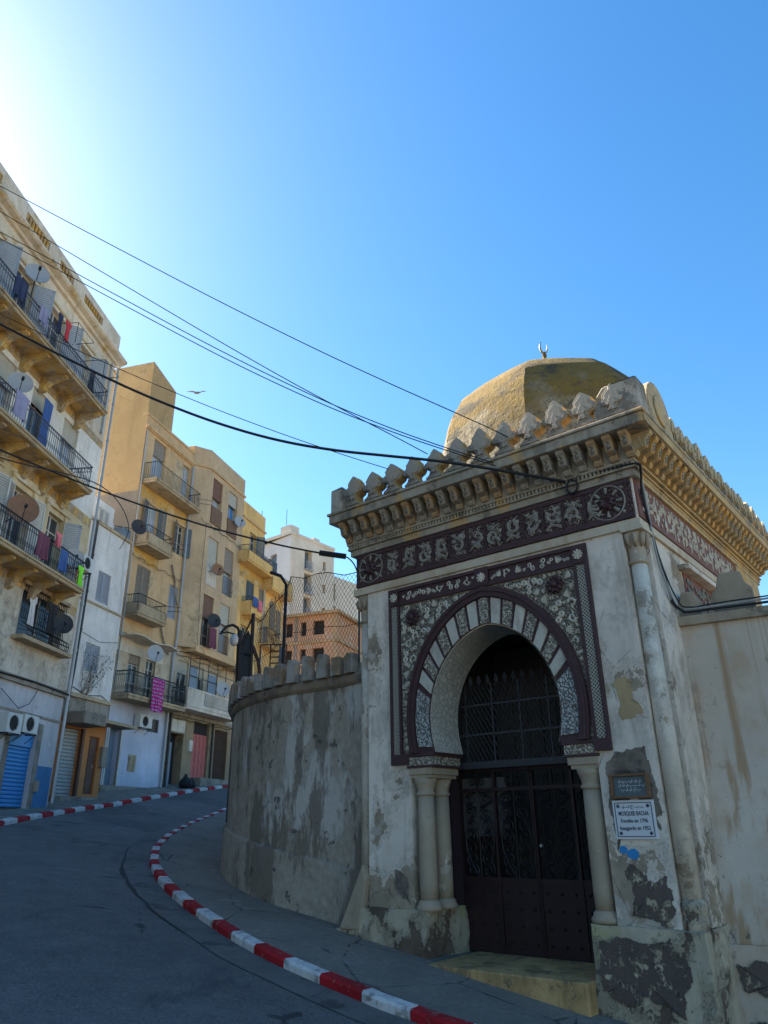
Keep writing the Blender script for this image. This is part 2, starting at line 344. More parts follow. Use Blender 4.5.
class MB:
    def __init__(s, F=W): s.v = []; s.f = []; s.mi = []; s.F = F; s.cur = 0; s.sm = []; s.smooth = False; s.g = []
    def add(s, vs, fs):
        n = len(s.v); s.v += [Vector(a) for a in vs]; s.g.append((n, len(s.v), len(s.f), len(s.f)+len(fs)))
        for f in fs: s.f.append([n+i for i in f]); s.mi.append(s.cur); s.sm.append(s.smooth)
    def mat(s, i): s.cur = i; return s
    def quad(s, a, b, c, d): s.add([a, b, c, d], [(0, 1, 2, 3)])
    def box(s, x0, x1, y0, y1, z0, z1, bev=0):
        s.add([(x0, y0, z0), (x1, y0, z0), (x1, y1, z0), (x0, y1, z0), (x0, y0, z1), (x1, y0, z1), (x1, y1, z1), (x0, y1, z1)],
              [(0, 3, 2, 1), (4, 5, 6, 7), (0, 1, 5, 4), (1, 2, 6, 5), (2, 3, 7, 6), (3, 0, 4, 7)])
    def obox(s, c, sx, sy, sz, R):
        vs = [Vector(c) + R @ Vector((dx*sx/2, dy*sy/2, dz*sz/2)) for dz in (-1, 1) for dx, dy in ((-1, -1), (1, -1), (1, 1), (-1, 1))]
        s.add(vs, [(0, 3, 2, 1), (4, 5, 6, 7), (0, 1, 5, 4), (1, 2, 6, 5), (2, 3, 7, 6), (3, 0, 4, 7)])
    def prism(s, pts, y0, y1, axis='y', caps=True):
        """polygon pts (a,b) extruded; axis 'y': (a,y,b); 'z': (a,b,z); 'x': (x,a,b)"""
        f = {'y': lambda p, t: (p[0], t, p[1]), 'z': lambda p, t: (p[0], p[1], t), 'x': lambda p, t: (t, p[0], p[1])}[axis]
        n = len(pts); vs = [f(p, y0) for p in pts] + [f(p, y1) for p in pts]
        fs = [(i, (i+1) % n, n+(i+1) % n, n+i) for i in range(n)]
        if caps: fs += [tuple(range(n))[::-1], tuple(range(n, 2*n))]
        s.add(vs, fs)
    def strip(s, A, B, y0, y1, closed=False):
        """band between 2D polylines A and B (same length) in xz plane extruded y0..y1 (box section)"""
        n = len(A); vs = []
        for a, b in zip(A, B): vs += [(a[0], y0, a[1]), (b[0], y0, b[1]), (b[0], y1, b[1]), (a[0], y1, a[1])]
        fs = []
        for i in range(n-1):
            for j in range(4): fs.append((4*i+j, 4*i+(j+1) % 4, 4*i+4+(j+1) % 4, 4*i+4+j))
        fs += [(0, 1, 2, 3), (4*n-1, 4*n-2, 4*n-3, 4*n-4)]
        s.add(vs, fs)
    def tube(s, pts, r, n=5, closed=False, flat=None):
        pts = [Vector(p) for p in pts]; m = len(pts); vs = []; up = Vector((0, 0, 1)); prev = None
        for i, p in enumerate(pts):
            a = pts[max(i-1, 0)] if not closed else pts[i-1]; b = pts[min(i+1, m-1)] if not closed else pts[(i+1) % m]
            t = (b-a); t = t.normalized() if t.length > 1e-9 else Vector((0, 0, 1))
            if prev is None:
                u = t.cross(up); u = u if u.length > .01 else t.cross(Vector((1, 0, 0)))
            else: u = prev - t*prev.dot(t)
            u.normalize(); prev = u; w = t.cross(u)
            rr = r[i] if isinstance(r, (list, tuple)) else r
            for j in range(n):
                an = 2*pi*j/n; vs.append(p + u*cos(an)*rr + w*sin(an)*rr)
        fs = []
        for i in range(m-1 if not closed else m):
            i2 = (i+1) % m
            for j in range(n): fs.append((i*n+j, i*n+(j+1) % n, i2*n+(j+1) % n, i2*n+j))
        if not closed: fs += [tuple(range(n))[::-1], tuple(range((m-1)*n, m*n))]
        s.add(vs, fs)
    def lathe(s, prof, cx, cy, n=20, a0=0, a1=2*pi, cap=True, sx=1, sy=1):
        full = abs(a1-a0-2*pi) < 1e-6; m = n if full else n+1; vs = []
        for r, z in prof:
            for j in range(m):
                a = a0+(a1-a0)*j/n; vs.append((cx+r*cos(a)*sx, cy+r*sin(a)*sy, z))
        fs = []
        for i in range(len(prof)-1):
            for j in range(n): j2 = (j+1) % m; fs.append((i*m+j, i*m+j2, (i+1)*m+j2, (i+1)*m+j))
        if cap and full: fs += [tuple(range(m))[::-1], tuple(range((len(prof)-1)*m, len(prof)*m))]
        s.add(vs, fs)
    def split(s, name, mats, parent, **kw):
        """one object for every piece added"""
        out = []
        for v0, v1, f0, f1 in s.g:
            q = MB(s.F); q.v = s.v[v0:v1]; q.f = [[i-v0 for i in f] for f in s.f[f0:f1]]; q.mi = s.mi[f0:f1]; q.sm = s.sm[f0:f1]
            out.append(q.build(name, mats, parent, **kw))
        return out
    def build(s, name, mats, parent=None, label=None, cat=None, group=None, kind=None, bevel=0, origin=None):
        if not isinstance(mats, (list, tuple)): mats = [mats]
        ws = [s.F.m @ v for v in s.v]
        if parent is not None:
            inv = mw(parent).inverted(); loc = [inv @ v for v in ws]
        else:
            if origin is not None: o = s.F.w(*origin)
            else:
                xs = [v.x for v in ws]; ys = [v.y for v in ws]; zs = [v.z for v in ws]
                o = Vector(((min(xs)+max(xs))/2, (min(ys)+max(ys))/2, min(zs)))
            mm = Matrix.Translation(o) @ Matrix.Rotation(s.F.ang, 4, 'Z'); inv = mm.inverted(); loc = [inv @ v for v in ws]
        me = bpy.data.meshes.new(name); me.from_pydata(loc, [], s.f)
        for m in mats: me.materials.append(M[m])
        for p, i, q in zip(me.polygons, s.mi, s.sm): p.material_index = i; p.use_smooth = q
        me.validate(); 
        import bmesh
        bm = bmesh.new(); bm.from_mesh(me); bmesh.ops.recalc_face_normals(bm, faces=bm.faces); bm.to_mesh(me); bm.free()
        o = bpy.data.objects.new(name, me); COL.objects.link(o)
        if parent is not None: o.parent = parent; MW[o.name] = mw(parent).copy()
        else: o.matrix_world = mm; MW[o.name] = mm.copy()
        if bevel:
            b = o.modifiers.new('Bevel', 'BEVEL'); b.width = bevel; b.segments = 2; b.limit_method = 'ANGLE'; b.angle_limit = radians(40)
        return tag(o, label, cat, group, kind)

def copy_at(src, parent, loc, rotz=0, scale=(1, 1, 1)):
    c = src.copy(); COL.objects.link(c); c.parent = parent
    c.location = loc; c.rotation_euler = (0, 0, rotz); c.scale = scale; return c
def copy_tree(src, loc, rotz, label, group=None):
    r = src.copy(); COL.objects.link(r); r.parent = None
    r.matrix_world = Matrix.Translation(loc) @ Matrix.Rotation(rotz, 4, 'Z')
    if label: r['label'] = label
    if group: r['group'] = group
    for ch in src.children:
        c = ch.copy(); COL.objects.link(c); c.parent = r
        for g in ch.children:
            d = g.copy(); COL.objects.link(d); d.parent = c
    return r
def spiral(cx, cz, r, turns, ph, hand, y, n=14):
    out = []
    for i in range(n):
        t = i/(n-1); rr = r*(1-.82*t); a = ph+hand*turns*2*pi*t
        out.append((cx+rr*cos(a), y, cz+rr*sin(a)))
    return out
def scrolls(mb, inside, x0, x1, z0, z1, rmin, rmax, y, tries=2500, seed=1, wd=.2):
    R = random.Random(seed); C = []
    for t in range(tries):
        r = rmax+(rmin-rmax)*(t/tries)**.7*R.uniform(.7, 1); x = R.uniform(x0, x1); z = R.uniform(z0, z1)
        if not all(inside(x+r*cos(a), z+r*sin(a)) for a in (0, .8, 1.6, 2.4, 3.1, 3.9, 4.7, 5.5)): continue
        if any((x-a)**2+(z-b)**2 < (r+c)**2*.86 for a, b, c in C): continue
        C.append((x, z, r))
    for x, z, r in C:
        a = R.uniform(0, 6.28); P = lambda u, v: (x+r*(u*cos(a)-v*sin(a)), y+R.uniform(-.004, .002), z+r*(u*sin(a)+v*cos(a)))
        q = R.random()
        if r > rmin*1.3 and q < .45:      # S-shaped tendril with a curl at both ends
            pts = [P(.55+.38*cos(t), .25+.38*sin(t)) for t in (5.4, 4.2, 3.0, 1.8, .6, -.4, -1.3)]+[P(0, -.1)]+[P(-.5-.36*cos(t), -.28-.36*sin(t)) for t in (-1.3, -.4, .6, 1.8, 3.0, 4.2)]
            mb.tube(pts, [r*wd*.5]*2+[r*wd*.8]*10+[r*wd*.5]*2, 4)
            for u, v in ((.1, .75), (-.15, -.85)): mb.tube([P(u*.5, v*.4), P(u, v)], [r*.20, r*.05], 4)
        elif r > rmin*1.3 and q < .75:    # open spiral with leaves
            mb.tube(spiral(x, z, r*.85, R.uniform(.85, 1.15), a, R.choice((-1, 1)), y, 12), [r*wd*(.9-.05*i) for i in range(12)], 4)
            for j in range(3): t = a+j*1.9; mb.tube([(x+r*cos(t)*.55, y-.003, z+r*sin(t)*.55), (x+r*cos(t+.4)*1.08, y, z+r*sin(t+.4)*1.08)], [r*.24, r*.05], 4)
        else:                             # palmette
            for v in (-.9, -.45, 0, .45, .9): mb.tube([P(-.7, v*.15), P(0, v*.62), P(.8-.3*abs(v), v*.95)], [r*.08, r*.17, r*.05], 4)

# ------------------------------------------------------------------ terrain
def TZ(x, y):
    xx = max(-45, min(40, x)); yy = max(-30, min(140, y))
    return -2.37-.13*xx+.068*yy+.05*max(0, yy-28)
def interp(tab, y):
    if y <= tab[0][0]: return tab[0][1]
    for (a, b), (c, d) in zip(tab, tab[1:]):
        if y <= c: return b+(d-b)*(y-a)/(c-a)
    return tab[-1][1]
XR = [(-6, 29), (-2, 21.4), (2, 13.9), (5, 8.2), (7, 4.2), (7.9, 2.3), (8.35, 1.3), (8.86, .29), (9.19, -.12), (9.61, -.57), (10.04, -1.07), (10.46, -1.49), (10.96, -1.92), (11.63, -2.40), (12.24, -2.82), (12.92, -3.25), (13.82, -3.76), (14.74, -4.22), (16.35, -4.86), (18.58, -5.49), (21, -5.88), (23.9, -6.18), (27.8, -6.40), (31, -6.3), (36, -5.6), (45, -3.5), (60, 1), (75, 6)]
XL = [(-20, -9.6), (10, -9.3), (19, -9.40), (21.1, -9.56), (23.1, -9.66), (26.6, -9.72), (28.8, -9.62), (30.7, -9.37), (32.9, -9.05), (35.8, -8.62), (38.4, -8.05), (45, -6.6), (60, -2.5), (75, 2.5)]
def smooth_tab(tab, ys):
    out = []
    for y in ys:
        out.append((y, (interp(tab, y-.35)+interp(tab, y)*2+interp(tab, y+.35))/4))
    return out
YS = [-6+.4*i for i in range(0, 200)]
R_ = smooth_tab(XR, YS); L_ = smooth_tab(XL, YS)
# base earth
mb = MB()
gx = [-400, -200, -100]+[-60+4*i for i in range(0, 31)]+[100, 200, 400]
gy = [-400, -200, -100]+[-60+4*i for i in range(0, 56)]+[250, 400, 700]
vs = [(x, y, TZ(x, y)-.22) for y in gy for x in gx]; nx = len(gx)
mb.add(vs, [(j*nx+i, j*nx+i+1, (j+1)*nx+i+1, (j+1)*nx+i) for j in range(len(gy)-1) for i in range(nx-1)])
mb.build('ground', 'earth', kind='structure')
def sheet(name, rows, mat, dz, skirt=0, nn=10):
    mb = MB(); vs = []; mb.smooth = True
    for (xa, ya), (xb, yb) in rows:
        for i in range(nn+1):
            t = i/nn; x = xa+(xb-xa)*t; y = ya+(yb-ya)*t; vs.append((x, y, TZ(x, y)+dz))
    mb.add(vs, [(j*(nn+1)+i, j*(nn+1)+i+1, (j+1)*(nn+1)+i+1, (j+1)*(nn+1)+i) for j in range(len(rows)-1) for i in range(nn)])
    return mb.build(name, mat, kind='structure')
sheet('road', [((l[1]-.05, l[0]), (r[1]+.05, r[0])) for l, r in zip(L_, R_)], 'asphalt', -.10)
# plan polylines of the kerbs (road-side edge)
def resample(pts, step):
    out = [pts[0]]; acc = 0
    for a, b in zip(pts, pts[1:]):
        d = math.dist(a, b); t = step-acc
        while t <= d:
            out.append((a[0]+(b[0]-a[0])*t/d, a[1]+(b[1]-a[1])*t/d)); t += step
        acc = (acc+d) % step
    return out
rp = [(x, y) for y, x in R_]; lp = [(x, y) for y, x in L_]
def offs(pts, d):
    o = []
    for i, p in enumerate(pts):
        a = pts[max(0, i-1)]; b = pts[min(len(pts)-1, i+1)]; tx, ty = b[0]-a[0], b[1]-a[1]; L = math.hypot(tx, ty)
        o.append((p[0]-ty/L*d, p[1]+tx/L*d))
    return o
def kerb(pts, side, blk, width, start):
    q = resample(pts, blk/5); inner = offs(q, -side*width); bev = offs(q, -side*.025); mb = MB(); R = random.Random(3)
    for i in range(0, len(q)-6, 5):
        mb.mat((i//5+start) % 2); e0 = .012
        idx = list(range(i, i+6)); vs = []
        jz = R.uniform(-.006, .006)
        for n_, j in enumerate(idx):
            zt = .012+jz+R.uniform(-.003, .003)
            def cl(A):      # leave an open joint at both ends of the stone
                if n_ == 0: o_ = A[j+1]; f_ = .06
                elif n_ == 5: o_ = A[j-1]; f_ = .06
                else: o_ = A[j]; f_ = 0
                return (A[j][0]+(o_[0]-A[j][0])*f_+R.uniform(-.003, .003), A[j][1]+(o_[1]-A[j][1])*f_+R.uniform(-.003, .003))
            (x, y), (x2, y2), (x3, y3) = cl(q), cl(inner), cl(bev)
            vs += [(x, y, TZ(x, y)-.16), (x, y, TZ(x, y)+zt-.03), (x3, y3, TZ(x3, y3)+zt), (x2, y2, TZ(x2, y2)+zt+.004), (x2, y2, TZ(x2, y2)-.16)]
        fs = []
        for a in range(5):
            for b in range(4): fs.append((a*5+b, a*5+b+1, a*5+5+b+1, a*5+5+b))
        fs += [(0, 1, 2, 3, 4), (29, 28, 27, 26, 25)]
        mb.add(vs, fs)
    mb.mat(2); core = offs(q, -side*.02); c2 = offs(q, -side*(width-.01)); vs = []
    for (x, y), (x2, y2) in zip(core, c2): vs += [(x, y, TZ(x, y)-.2), (x, y, TZ(x, y)-.012), (x2, y2, TZ(x2, y2)-.012), (x2, y2, TZ(x2, y2)-.2)]
    mb.add(vs, [(i*4+j, i*4+j+1, i*4+5+j, i*4+4+j) for i in range(len(q)-1) for j in range(3)])
    mb.build('kerb', ['kerbr', 'kerbw', 'gutter'], kind='structure')
kerb(rp, 1, .66, .17, 0)
kerb(lp, -1, .82, .17, 0)
# gutter strip beside the right kerb
Rg = random.Random(5)
def wig(pts, base, am): return [p for p in [(q[0]+Rg.uniform(-am, am), q[1]+Rg.uniform(-am, am)) for q in offs(pts, base)]]
g0 = offs(rp, .0); g1 = wig(rp, .50, .02); nw = [max(.004, .07*sin((p[1]-11.0)/9*pi)) if 11 < p[1] < 20 else .006 for p in rp]
g2 = [(a[0]-w_*Rg.uniform(.4, 1.5), a[1]-w_*.5*Rg.uniform(.2, 1.2)) for a, w_ in zip(g1, nw)]
sheet('gutter', list(zip(g1, g0)), 'gutter', -.094, nn=3)
sheet('gutter_joint', list(zip(g2, g1)), 'tar', -.090, nn=1)
# pavements
pin = offs(rp, -.165)
pr = []
sheet('pavement_right', [((x, y), (x+5.5+max(0, 9-y)*.0, y+max(0, (11-y))*.55)) for x, y in pin], 'pave', -.01, nn=14)
lin = offs(lp, .165)
sheet('pavement_left', [((x-3.4, y), (x, y)) for x, y in lin], 'pave', .0, nn=6)

# ------------------------------------------------------------------ the mosque gatehouse
MF = Frame(2.39, 9.888, ang=atan2(-.6218, .78318))
mos = thing('mosque', MF, -1.2, 3.3, -1.9, 'small white domed mosque gatehouse with a striped horseshoe arch and carved friezes', 'mosque')
mloc = lambda x, y, z: (x+1.2, y-3.3, z+1.9)
CX = -1.15; ZC = 1.40; ZB = .95
def arch(w, h, n=28, zb=ZB, zc=ZC):
    pt = .06*h   # slight point at the crown
    t0 = -math.asin((zc-zb)/h); L = []
    for i in range(n+1):
        t = t0+(pi/2-t0)*i/n; x = w*cos(t); z = h*sin(t)
        z = (h-pt)*sin(t)+pt*max(0, 1-x/w)**1.5 if t > 0 else z*(h-pt)/h
        L.append((CX-x, zc+z))
    L[0] = (L[0][0], zb)
    return L+[(2*CX-x, z) for x, z in L[::-1][1:]]
inner = arch(1.06, 1.28)
# body: box behind the front slab, hollow vestibule
b = MB(MF)
# front slab with the opening, thickness .3 then a thinner inner slab to .7
def slab(x0, x1, y0, y1, zb, zt):
    A = inner; n = len(A)
    for y in (y0, y1):
        # left and right piers
        for (xa, xb) in ((x0, -2.62), (.32, x1)): b.quad((xa, y, zb), (xb, y, zb), (xb, y, ZB), (xa, y, ZB))
        # side areas above ZB
        half = n//2
        for i in range(half):
            b.quad((x0, y, A[i][1]), (A[i][0], y, A[i][1]), (A[i+1][0], y, A[i+1][1]), (x0, y, A[i+1][1]))
            j = n-1-i
            b.quad((x1, y, A[j][1]), (A[j][0], y, A[j][1]), (A[j-1][0], y, A[j-1][1]), (x1, y, A[j-1][1]))
        b.quad((x0, y, A[half][1]), (x1, y, A[half][1]), (x1, y, zt), (x0, y, zt))
    for x in (x0, x1): b.quad((x, y0, zb), (x, y1, zb), (x, y1, zt), (x, y0, zt))
    b.quad((x0, y0, zt), (x1, y0, zt), (x1, y1, zt), (x0, y1, zt))
    for x in (-2.62, .32): b.quad((x, y0, zb), (x, y1, zb), (x, y1, ZB), (x, y0, ZB))
    for xa, xb in ((-2.62, A[0][0]), (A[-1][0], .32)): b.quad((xa, y0, ZB), (xb, y0, ZB), (xb, y1, ZB), (xa, y1, ZB))
slab(-3.43, 1.06, 0, .70, -2.6, 3.60)
b.box(-3.68, -2.62, .70, 6.6, -2.6, 5.0); b.box(.62, 1.3, .70, 6.6, -2.6, 5.0)
b.box(-3.68, -3.43, .30, .70, -2.6, 3.6); b.box(1.06, 1.3, .30, .70, -2.6, 3.6)
b.box(-3.68, 1.3, 0, .70, 3.60, 5.0)
b.box(-2.62, .62, .70, 6.6, 3.0, 4.98); b.box(-2.62, .62, 6.3, 6.6, -2.6, 3.0)
b.build('wall', 'moswall', mos)
b = MB(MF); b.box(-2.62, -2.605, 1.1, 6.3, -1.74, 3.0); b.box(.605, .62, .72, 6.3, -1.74, 3.0); b.box(-2.6, .6, .72, 6.3, 2.98, 3.0); b.box(-2.62, -2.605, .705, 1.1, .80, 3.0); b.split('shade_lining', 'dim', mos)  # dark panels added to put the interior shade into the vestibule's colour
# arch intrados
b = MB(MF)
A = inner; n = len(A)
A2 = arch(1.045, 1.262)
for i in range(n-1): b.quad((A2[i][0], -.02, A2[i][1]), (A2[i+1][0], -.02, A2[i+1][1]), (A2[i+1][0], .70, A2[i+1][1]), (A2[i][0], .70, A2[i][1]))
b.build('arch_reveal', 'reveal', mos)
# vestibule inside: floor, back screen
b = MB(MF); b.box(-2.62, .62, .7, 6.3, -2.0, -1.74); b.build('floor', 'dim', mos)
b = MB(MF); 
b.box(-2.6, .6, 2.6, 2.7, -1.7, 2.9)
for i in range(11): b.box(-2.4+i*.28, -2.25+i*.28, 2.56, 2.6, .3, 2.0)
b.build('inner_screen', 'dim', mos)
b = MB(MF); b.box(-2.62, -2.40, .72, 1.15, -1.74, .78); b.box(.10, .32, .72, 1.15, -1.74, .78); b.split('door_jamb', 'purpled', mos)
# arch dressing
OUT = arch(1.46, 1.85); PIN = arch(1.33, 1.70); VIN = arch(1.075, 1.30); VM = arch(1.315, 1.685)
b = MB(MF); b.strip(VIN, OUT, -.030, .0); b.build('arch_ground', 'purple', mos)
b = MB(MF); b.strip(PIN, OUT, -.085, -.026); b.strip(arch(1.40, 1.78), arch(1.43, 1.82), -.11, -.084); b.build('arch_moulding', 'purple', mos)
def sub(A, t0, t1, m=8):
    out = []; n = len(A)-1
    for i in range(m+1):
        t = (t0+(t1-t0)*i/m)*n; j = min(int(t), n-1); f = t-j
        out.append((A[j][0]*(1-f)+A[j+1][0]*f, A[j][1]*(1-f)+A[j+1][1]*f))
    return out
lo = .17; W_ = (1-2*lo)/15
b = MB(MF); g = .0055
for i in range(0, 15, 2): b.strip(sub(VIN, lo+W_*i+g, lo+W_*(i+1)-g), sub(VM, lo+W_*i+g, lo+W_*(i+1)-g), -.052, -.028)
b.split('white_voussoir', 'white', mos)
b = MB(MF)
for i in range(1, 15, 2): b.strip(sub(VIN, lo+W_*i+g, lo+W_*(i+1)-g), sub(VM, lo+W_*i+g, lo+W_*(i+1)-g), -.056, -.028)
b.split('carved_voussoir', 'carved', mos)
b = MB(MF)
for t0, t1 in ((.012, lo-.012), (1-lo+.012, .988)): b.strip(sub(VIN, t0, t1), sub(VM, t0, t1), -.05, -.028)
b.split('carved_voussoir', 'carvedb', mos, label='long blue-grey carved stone at the foot of the arch')
# square frame around the arch
FX0, FX1, FT = -2.95, .54, 3.55
b = MB(MF)
b.box(FX0, FX0+.05, -.05, .0, .80, FT); b.box(FX0+.175, FX0+.215, -.05, 0, .95, FT-.24)
b.box(FX1-.05, FX1, -.05, 0, .80, FT); b.box(FX1-.215, FX1-.175, -.05, 0, .95, FT-.24)
b.box(FX0+.05, FX1-.05, -.05, 0, FT-.05, FT); b.box(FX0+.05, FX1-.05, -.05, 0, FT-.29, FT-.24)
b.box(FX0+.05, FX1-.05, -.018, 0, FT-.24, FT-.05)
for x0, x1 in ((FX0+.05, -2.62+.0), (.32-.0, FX1-.05)): b.box(x0, x1, -.055, 0, .80, .95)
for x in (FX0+.12, FX1-.12): b.box(x-.09, x+.09, -.06, -.05, FT-.27, FT-.03)
b.box(CX-.12, CX+.12, -.06, -.052, FT-.27, FT+.01)
b.build('frame', 'purple', mos)
b = MB(MF); b.box(FX0+.05, FX0+.175, -.03, 0, .95, FT-.24); b.box(FX1-.175, FX1-.05, -.03, 0, .95, FT-.24); b.split('braided_border', 'braid', mos)
b = MB(MF)
R = random.Random(5); x = FX0+.26
scrolls(b, lambda x, z: FX0+.25 < x < FX1-.25 and FT-.225 < z < FT-.06 and abs(x-CX) > .13, FX0+.2, FX1-.2, FT-.24, FT-.05, .03, .075, -.022, 2600, 8, .22)
for cx in (FX0+.12, CX, FX1-.12):
    for i in range(8): a = i*pi/4; b.tube([(cx, -.065, FT-.15), (cx+.07*cos(a), -.065, FT-.15+.07*sin(a))], [.012, .02], 4)
b.build('border_ornament', 'relief', mos)
b = MB(MF); b.quad((FX0+.215, -.012, .95), (FX1-.215, -.012, .95), (FX1-.215, -.012, FT-.29), (FX0+.215, -.012, FT-.29))
b.f = []; b.v = []; b.mi = []; b.sm = []
# spandrel ground: quads between frame and arch outline
n = len(OUT); h = n//2
for i in range(h):
    b.quad((FX0+.215, -.012, OUT[i][1]), (OUT[i][0], -.012, OUT[i][1]), (OUT[i+1][0], -.012, OUT[i+1][1]), (FX0+.215, -.012, OUT[i+1][1]))
    j = n-1-i; b.quad((FX1-.215, -.012, OUT[j][1]), (OUT[j][0], -.012, OUT[j][1]), (OUT[j-1][0], -.012, OUT[j-1][1]), (FX1-.215, -.012, OUT[j-1][1]))
b.build('spandrel', 'spandbg', mos)
def halfw(z):
    best = 0
    for i in range(h):
        z0, z1 = OUT[i][1], OUT[i+1][1]
        if z0 <= z <= z1: return CX-(OUT[i][0]+(OUT[i+1][0]-OUT[i][0])*(z-z0)/(z1-z0+1e-9))
    return 0 if z > OUT[h][1] else 1.4
b = MB(MF)
bosses = ((-2.47, 3.02), (.02, 3.05))
scrolls(b, lambda x, z: FX0+.22 < x < FX1-.22 and .97 < z < FT-.30 and abs(x-CX) > halfw(z)+.01 and all(math.dist((x, z), q) > .14 for q in bosses), FX0+.2, FX1-.2, .95, FT-.28, .014, .085, -.022, 16000, 4, .30)
b.build('spandrel_ornament', 'relief', mos)
for q in bosses:
    b = MB(MF)
    for i in range(10):
        a = i*2*pi/10; b.tube([(q[0]+.03*cos(a), -.05, q[1]+.03*sin(a)), (q[0]+.09*cos(a), -.07, q[1]+.09*sin(a)), (q[0]+.125*cos(a), -.02, q[1]+.125*sin(a))], [.02, .032, .02], 5)
    b.tube([(q[0], -.02, q[1]), (q[0], -.10, q[1]), (q[0], -.13, q[1])], [.06, .05, .02], 8)
    b.build('boss', 'purple', mos)
# imposts (blocks above the door columns)
for sgn, xo in ((1, -2.66), (-1, .36)):
    b = MB(MF); X = lambda t: xo+sgn*t
    def bx(m, t0, t1, y0, y1, z0, z1): b.mat(m); xs = sorted((X(t0), X(t1))); b.box(xs[0], xs[1], y0, y1, z0, z1)
    bx(0, .0, .50, -.05, .72, .90, .95); bx(1, .02, .47, -.03, .70, .78, .90); bx(0, .0, .48, -.045, .71, .745, .78)
    bx(2, .03, .44, -.03, .68, .65, .745); bx(2, .05, .41, -.01, .66, .60, .65)
    b.build('impost', ['purple', 'carved', 'column'], mos, bevel=.006)
def door_column(x, y):
    c = MB(MF); c.smooth = True
    c.lathe([(.125, -1.0), (.13, -.8), (.128, -.2), (.118, .36)], x, y, 20)
    o = c.build('door_column', 'column', mos)
    c = MB(MF); c.smooth = True; c.lathe([(.125, .36), (.14, .375), (.14, .40), (.12, .42), (.125, .45), (.15, .53), (.175, .60)], x, y, 20)
    o2 = c.build('capital', 'column', o)
    c = MB(MF); c.smooth = True; c.lathe([(.185, -1.12), (.185, -1.07), (.16, -1.05), (.155, -1.02), (.128, -.99)], x, y, 20); c.build('base', 'column', o)
for x in (-2.44, .15):
    door_column(x, .12); door_column(x, .50)
# plinths
def rough_block(b, x0, x1, y0, y1, z0, z1, seed, amp=.03, n=7):
    R = random.Random(seed)
    for face in ('f', 'l', 'r', 't'):
        g = {}
        for i in range(n+1):
            for j in range(n+1):
                u, v = i/n, j/n
                def hsh(p): return random.Random('%d%.2f%.2f%.2f' % ((seed,)+p)).uniform(-amp, amp)
                if face == 'f': p = (x0+(x1-x0)*u, y0, z0+(z1-z0)*v)
                elif face == 'l': p = (x0, y0+(y1-y0)*u, z0+(z1-z0)*v)
                elif face == 'r': p = (x1, y0+(y1-y0)*u, z0+(z1-z0)*v)
                else: p = (x0+(x1-x0)*u, y0+(y1-y0)*v, z1)
                d = [hsh(tuple(round(q, 2) for q in p)+()) for _ in (0,)][0]
                g[i, j] = (p[0]+d*(1 if face in 'lrf' else .5), p[1]+d, p[2]+(d*.5 if abs(p[2]-z1) < 1e-6 else 0))
        vs = [g[i, j] for j in range(n+1) for i in range(n+1)]
        b.add(vs, [(j*(n+1)+i, j*(n+1)+i+1, (j+1)*(n+1)+i+1, (j+1)*(n+1)+i) for j in range(n) for i in range(n)])
b = MB(MF); rough_block(b, -3.62, -2.36, -.08, .95, -2.4, -1.11, 1, .02)
rough_block(b, -4.05, -3.60, -.06, .7, -2.4, -1.42, 2, .03); b.build('plinth', 'plinth', mos, bevel=0)
b = MB(MF); rough_block(b, .0, 1.33, -.08, .95, -2.8, -1.13, 3, .018); b.build('plinth', 'plinth', mos)
# sloping repair plaster against the left corner
b = MB(MF); b.prism([(-3.95, -1.42), (-3.55, -1.42), (-3.42, -.75), (-3.50, -.55)], -.10, .25); b.build('buttress', 'column', mos, bevel=.03)
# corner columns
for x, y, zb in ((1.17, .15, -1.08), (-3.56, .15, -1.0)):
    c = MB(MF); c.smooth = True; c.lathe([(.115, zb+.25), (.115, 1.0), (.105, 3.18)], x, y, 18); o = c.build('corner_column', 'wcolumn', mos)
    c = MB(MF); c.smooth = True; c.lathe([(.145, zb-.1), (.145, zb+.05), (.13, zb+.09), (.15, zb+.13), (.15, zb+.2), (.12, zb+.25)], x, y, 18); c.build('base', 'plinth', o)
    c = MB(MF); c.smooth = True
    c.lathe([(.105, 3.12), (.135, 3.14), (.135, 3.17), (.11, 3.19), (.12, 3.38), (.16, 3.50), (.17, 3.60)], x, y, 18)
    for i in range(10):
        a = i*2*pi/10; c.tube([(x+.12*cos(a), y+.12*sin(a), 3.36), (x+.16*cos(a), y+.16*sin(a), 3.42), (x+.17*cos(a), y+.17*sin(a), 3.50), (x+.15*cos(a), y+.15*sin(a), 3.56)], [.02, .032, .04, .02], 5)
    c.build('capital', 'column', o)
# string course under the frieze
b = MB(MF); b.box(-3.72, 1.34, -.04, .35, 3.60, 3.72); b.box(1.05, 1.36, -.05, .40, 3.56, 3.61); b.box(1.28, 1.345, .35, 6.55, 3.60, 3.72); b.build('string_course', 'moswarm', mos, bevel=.008)
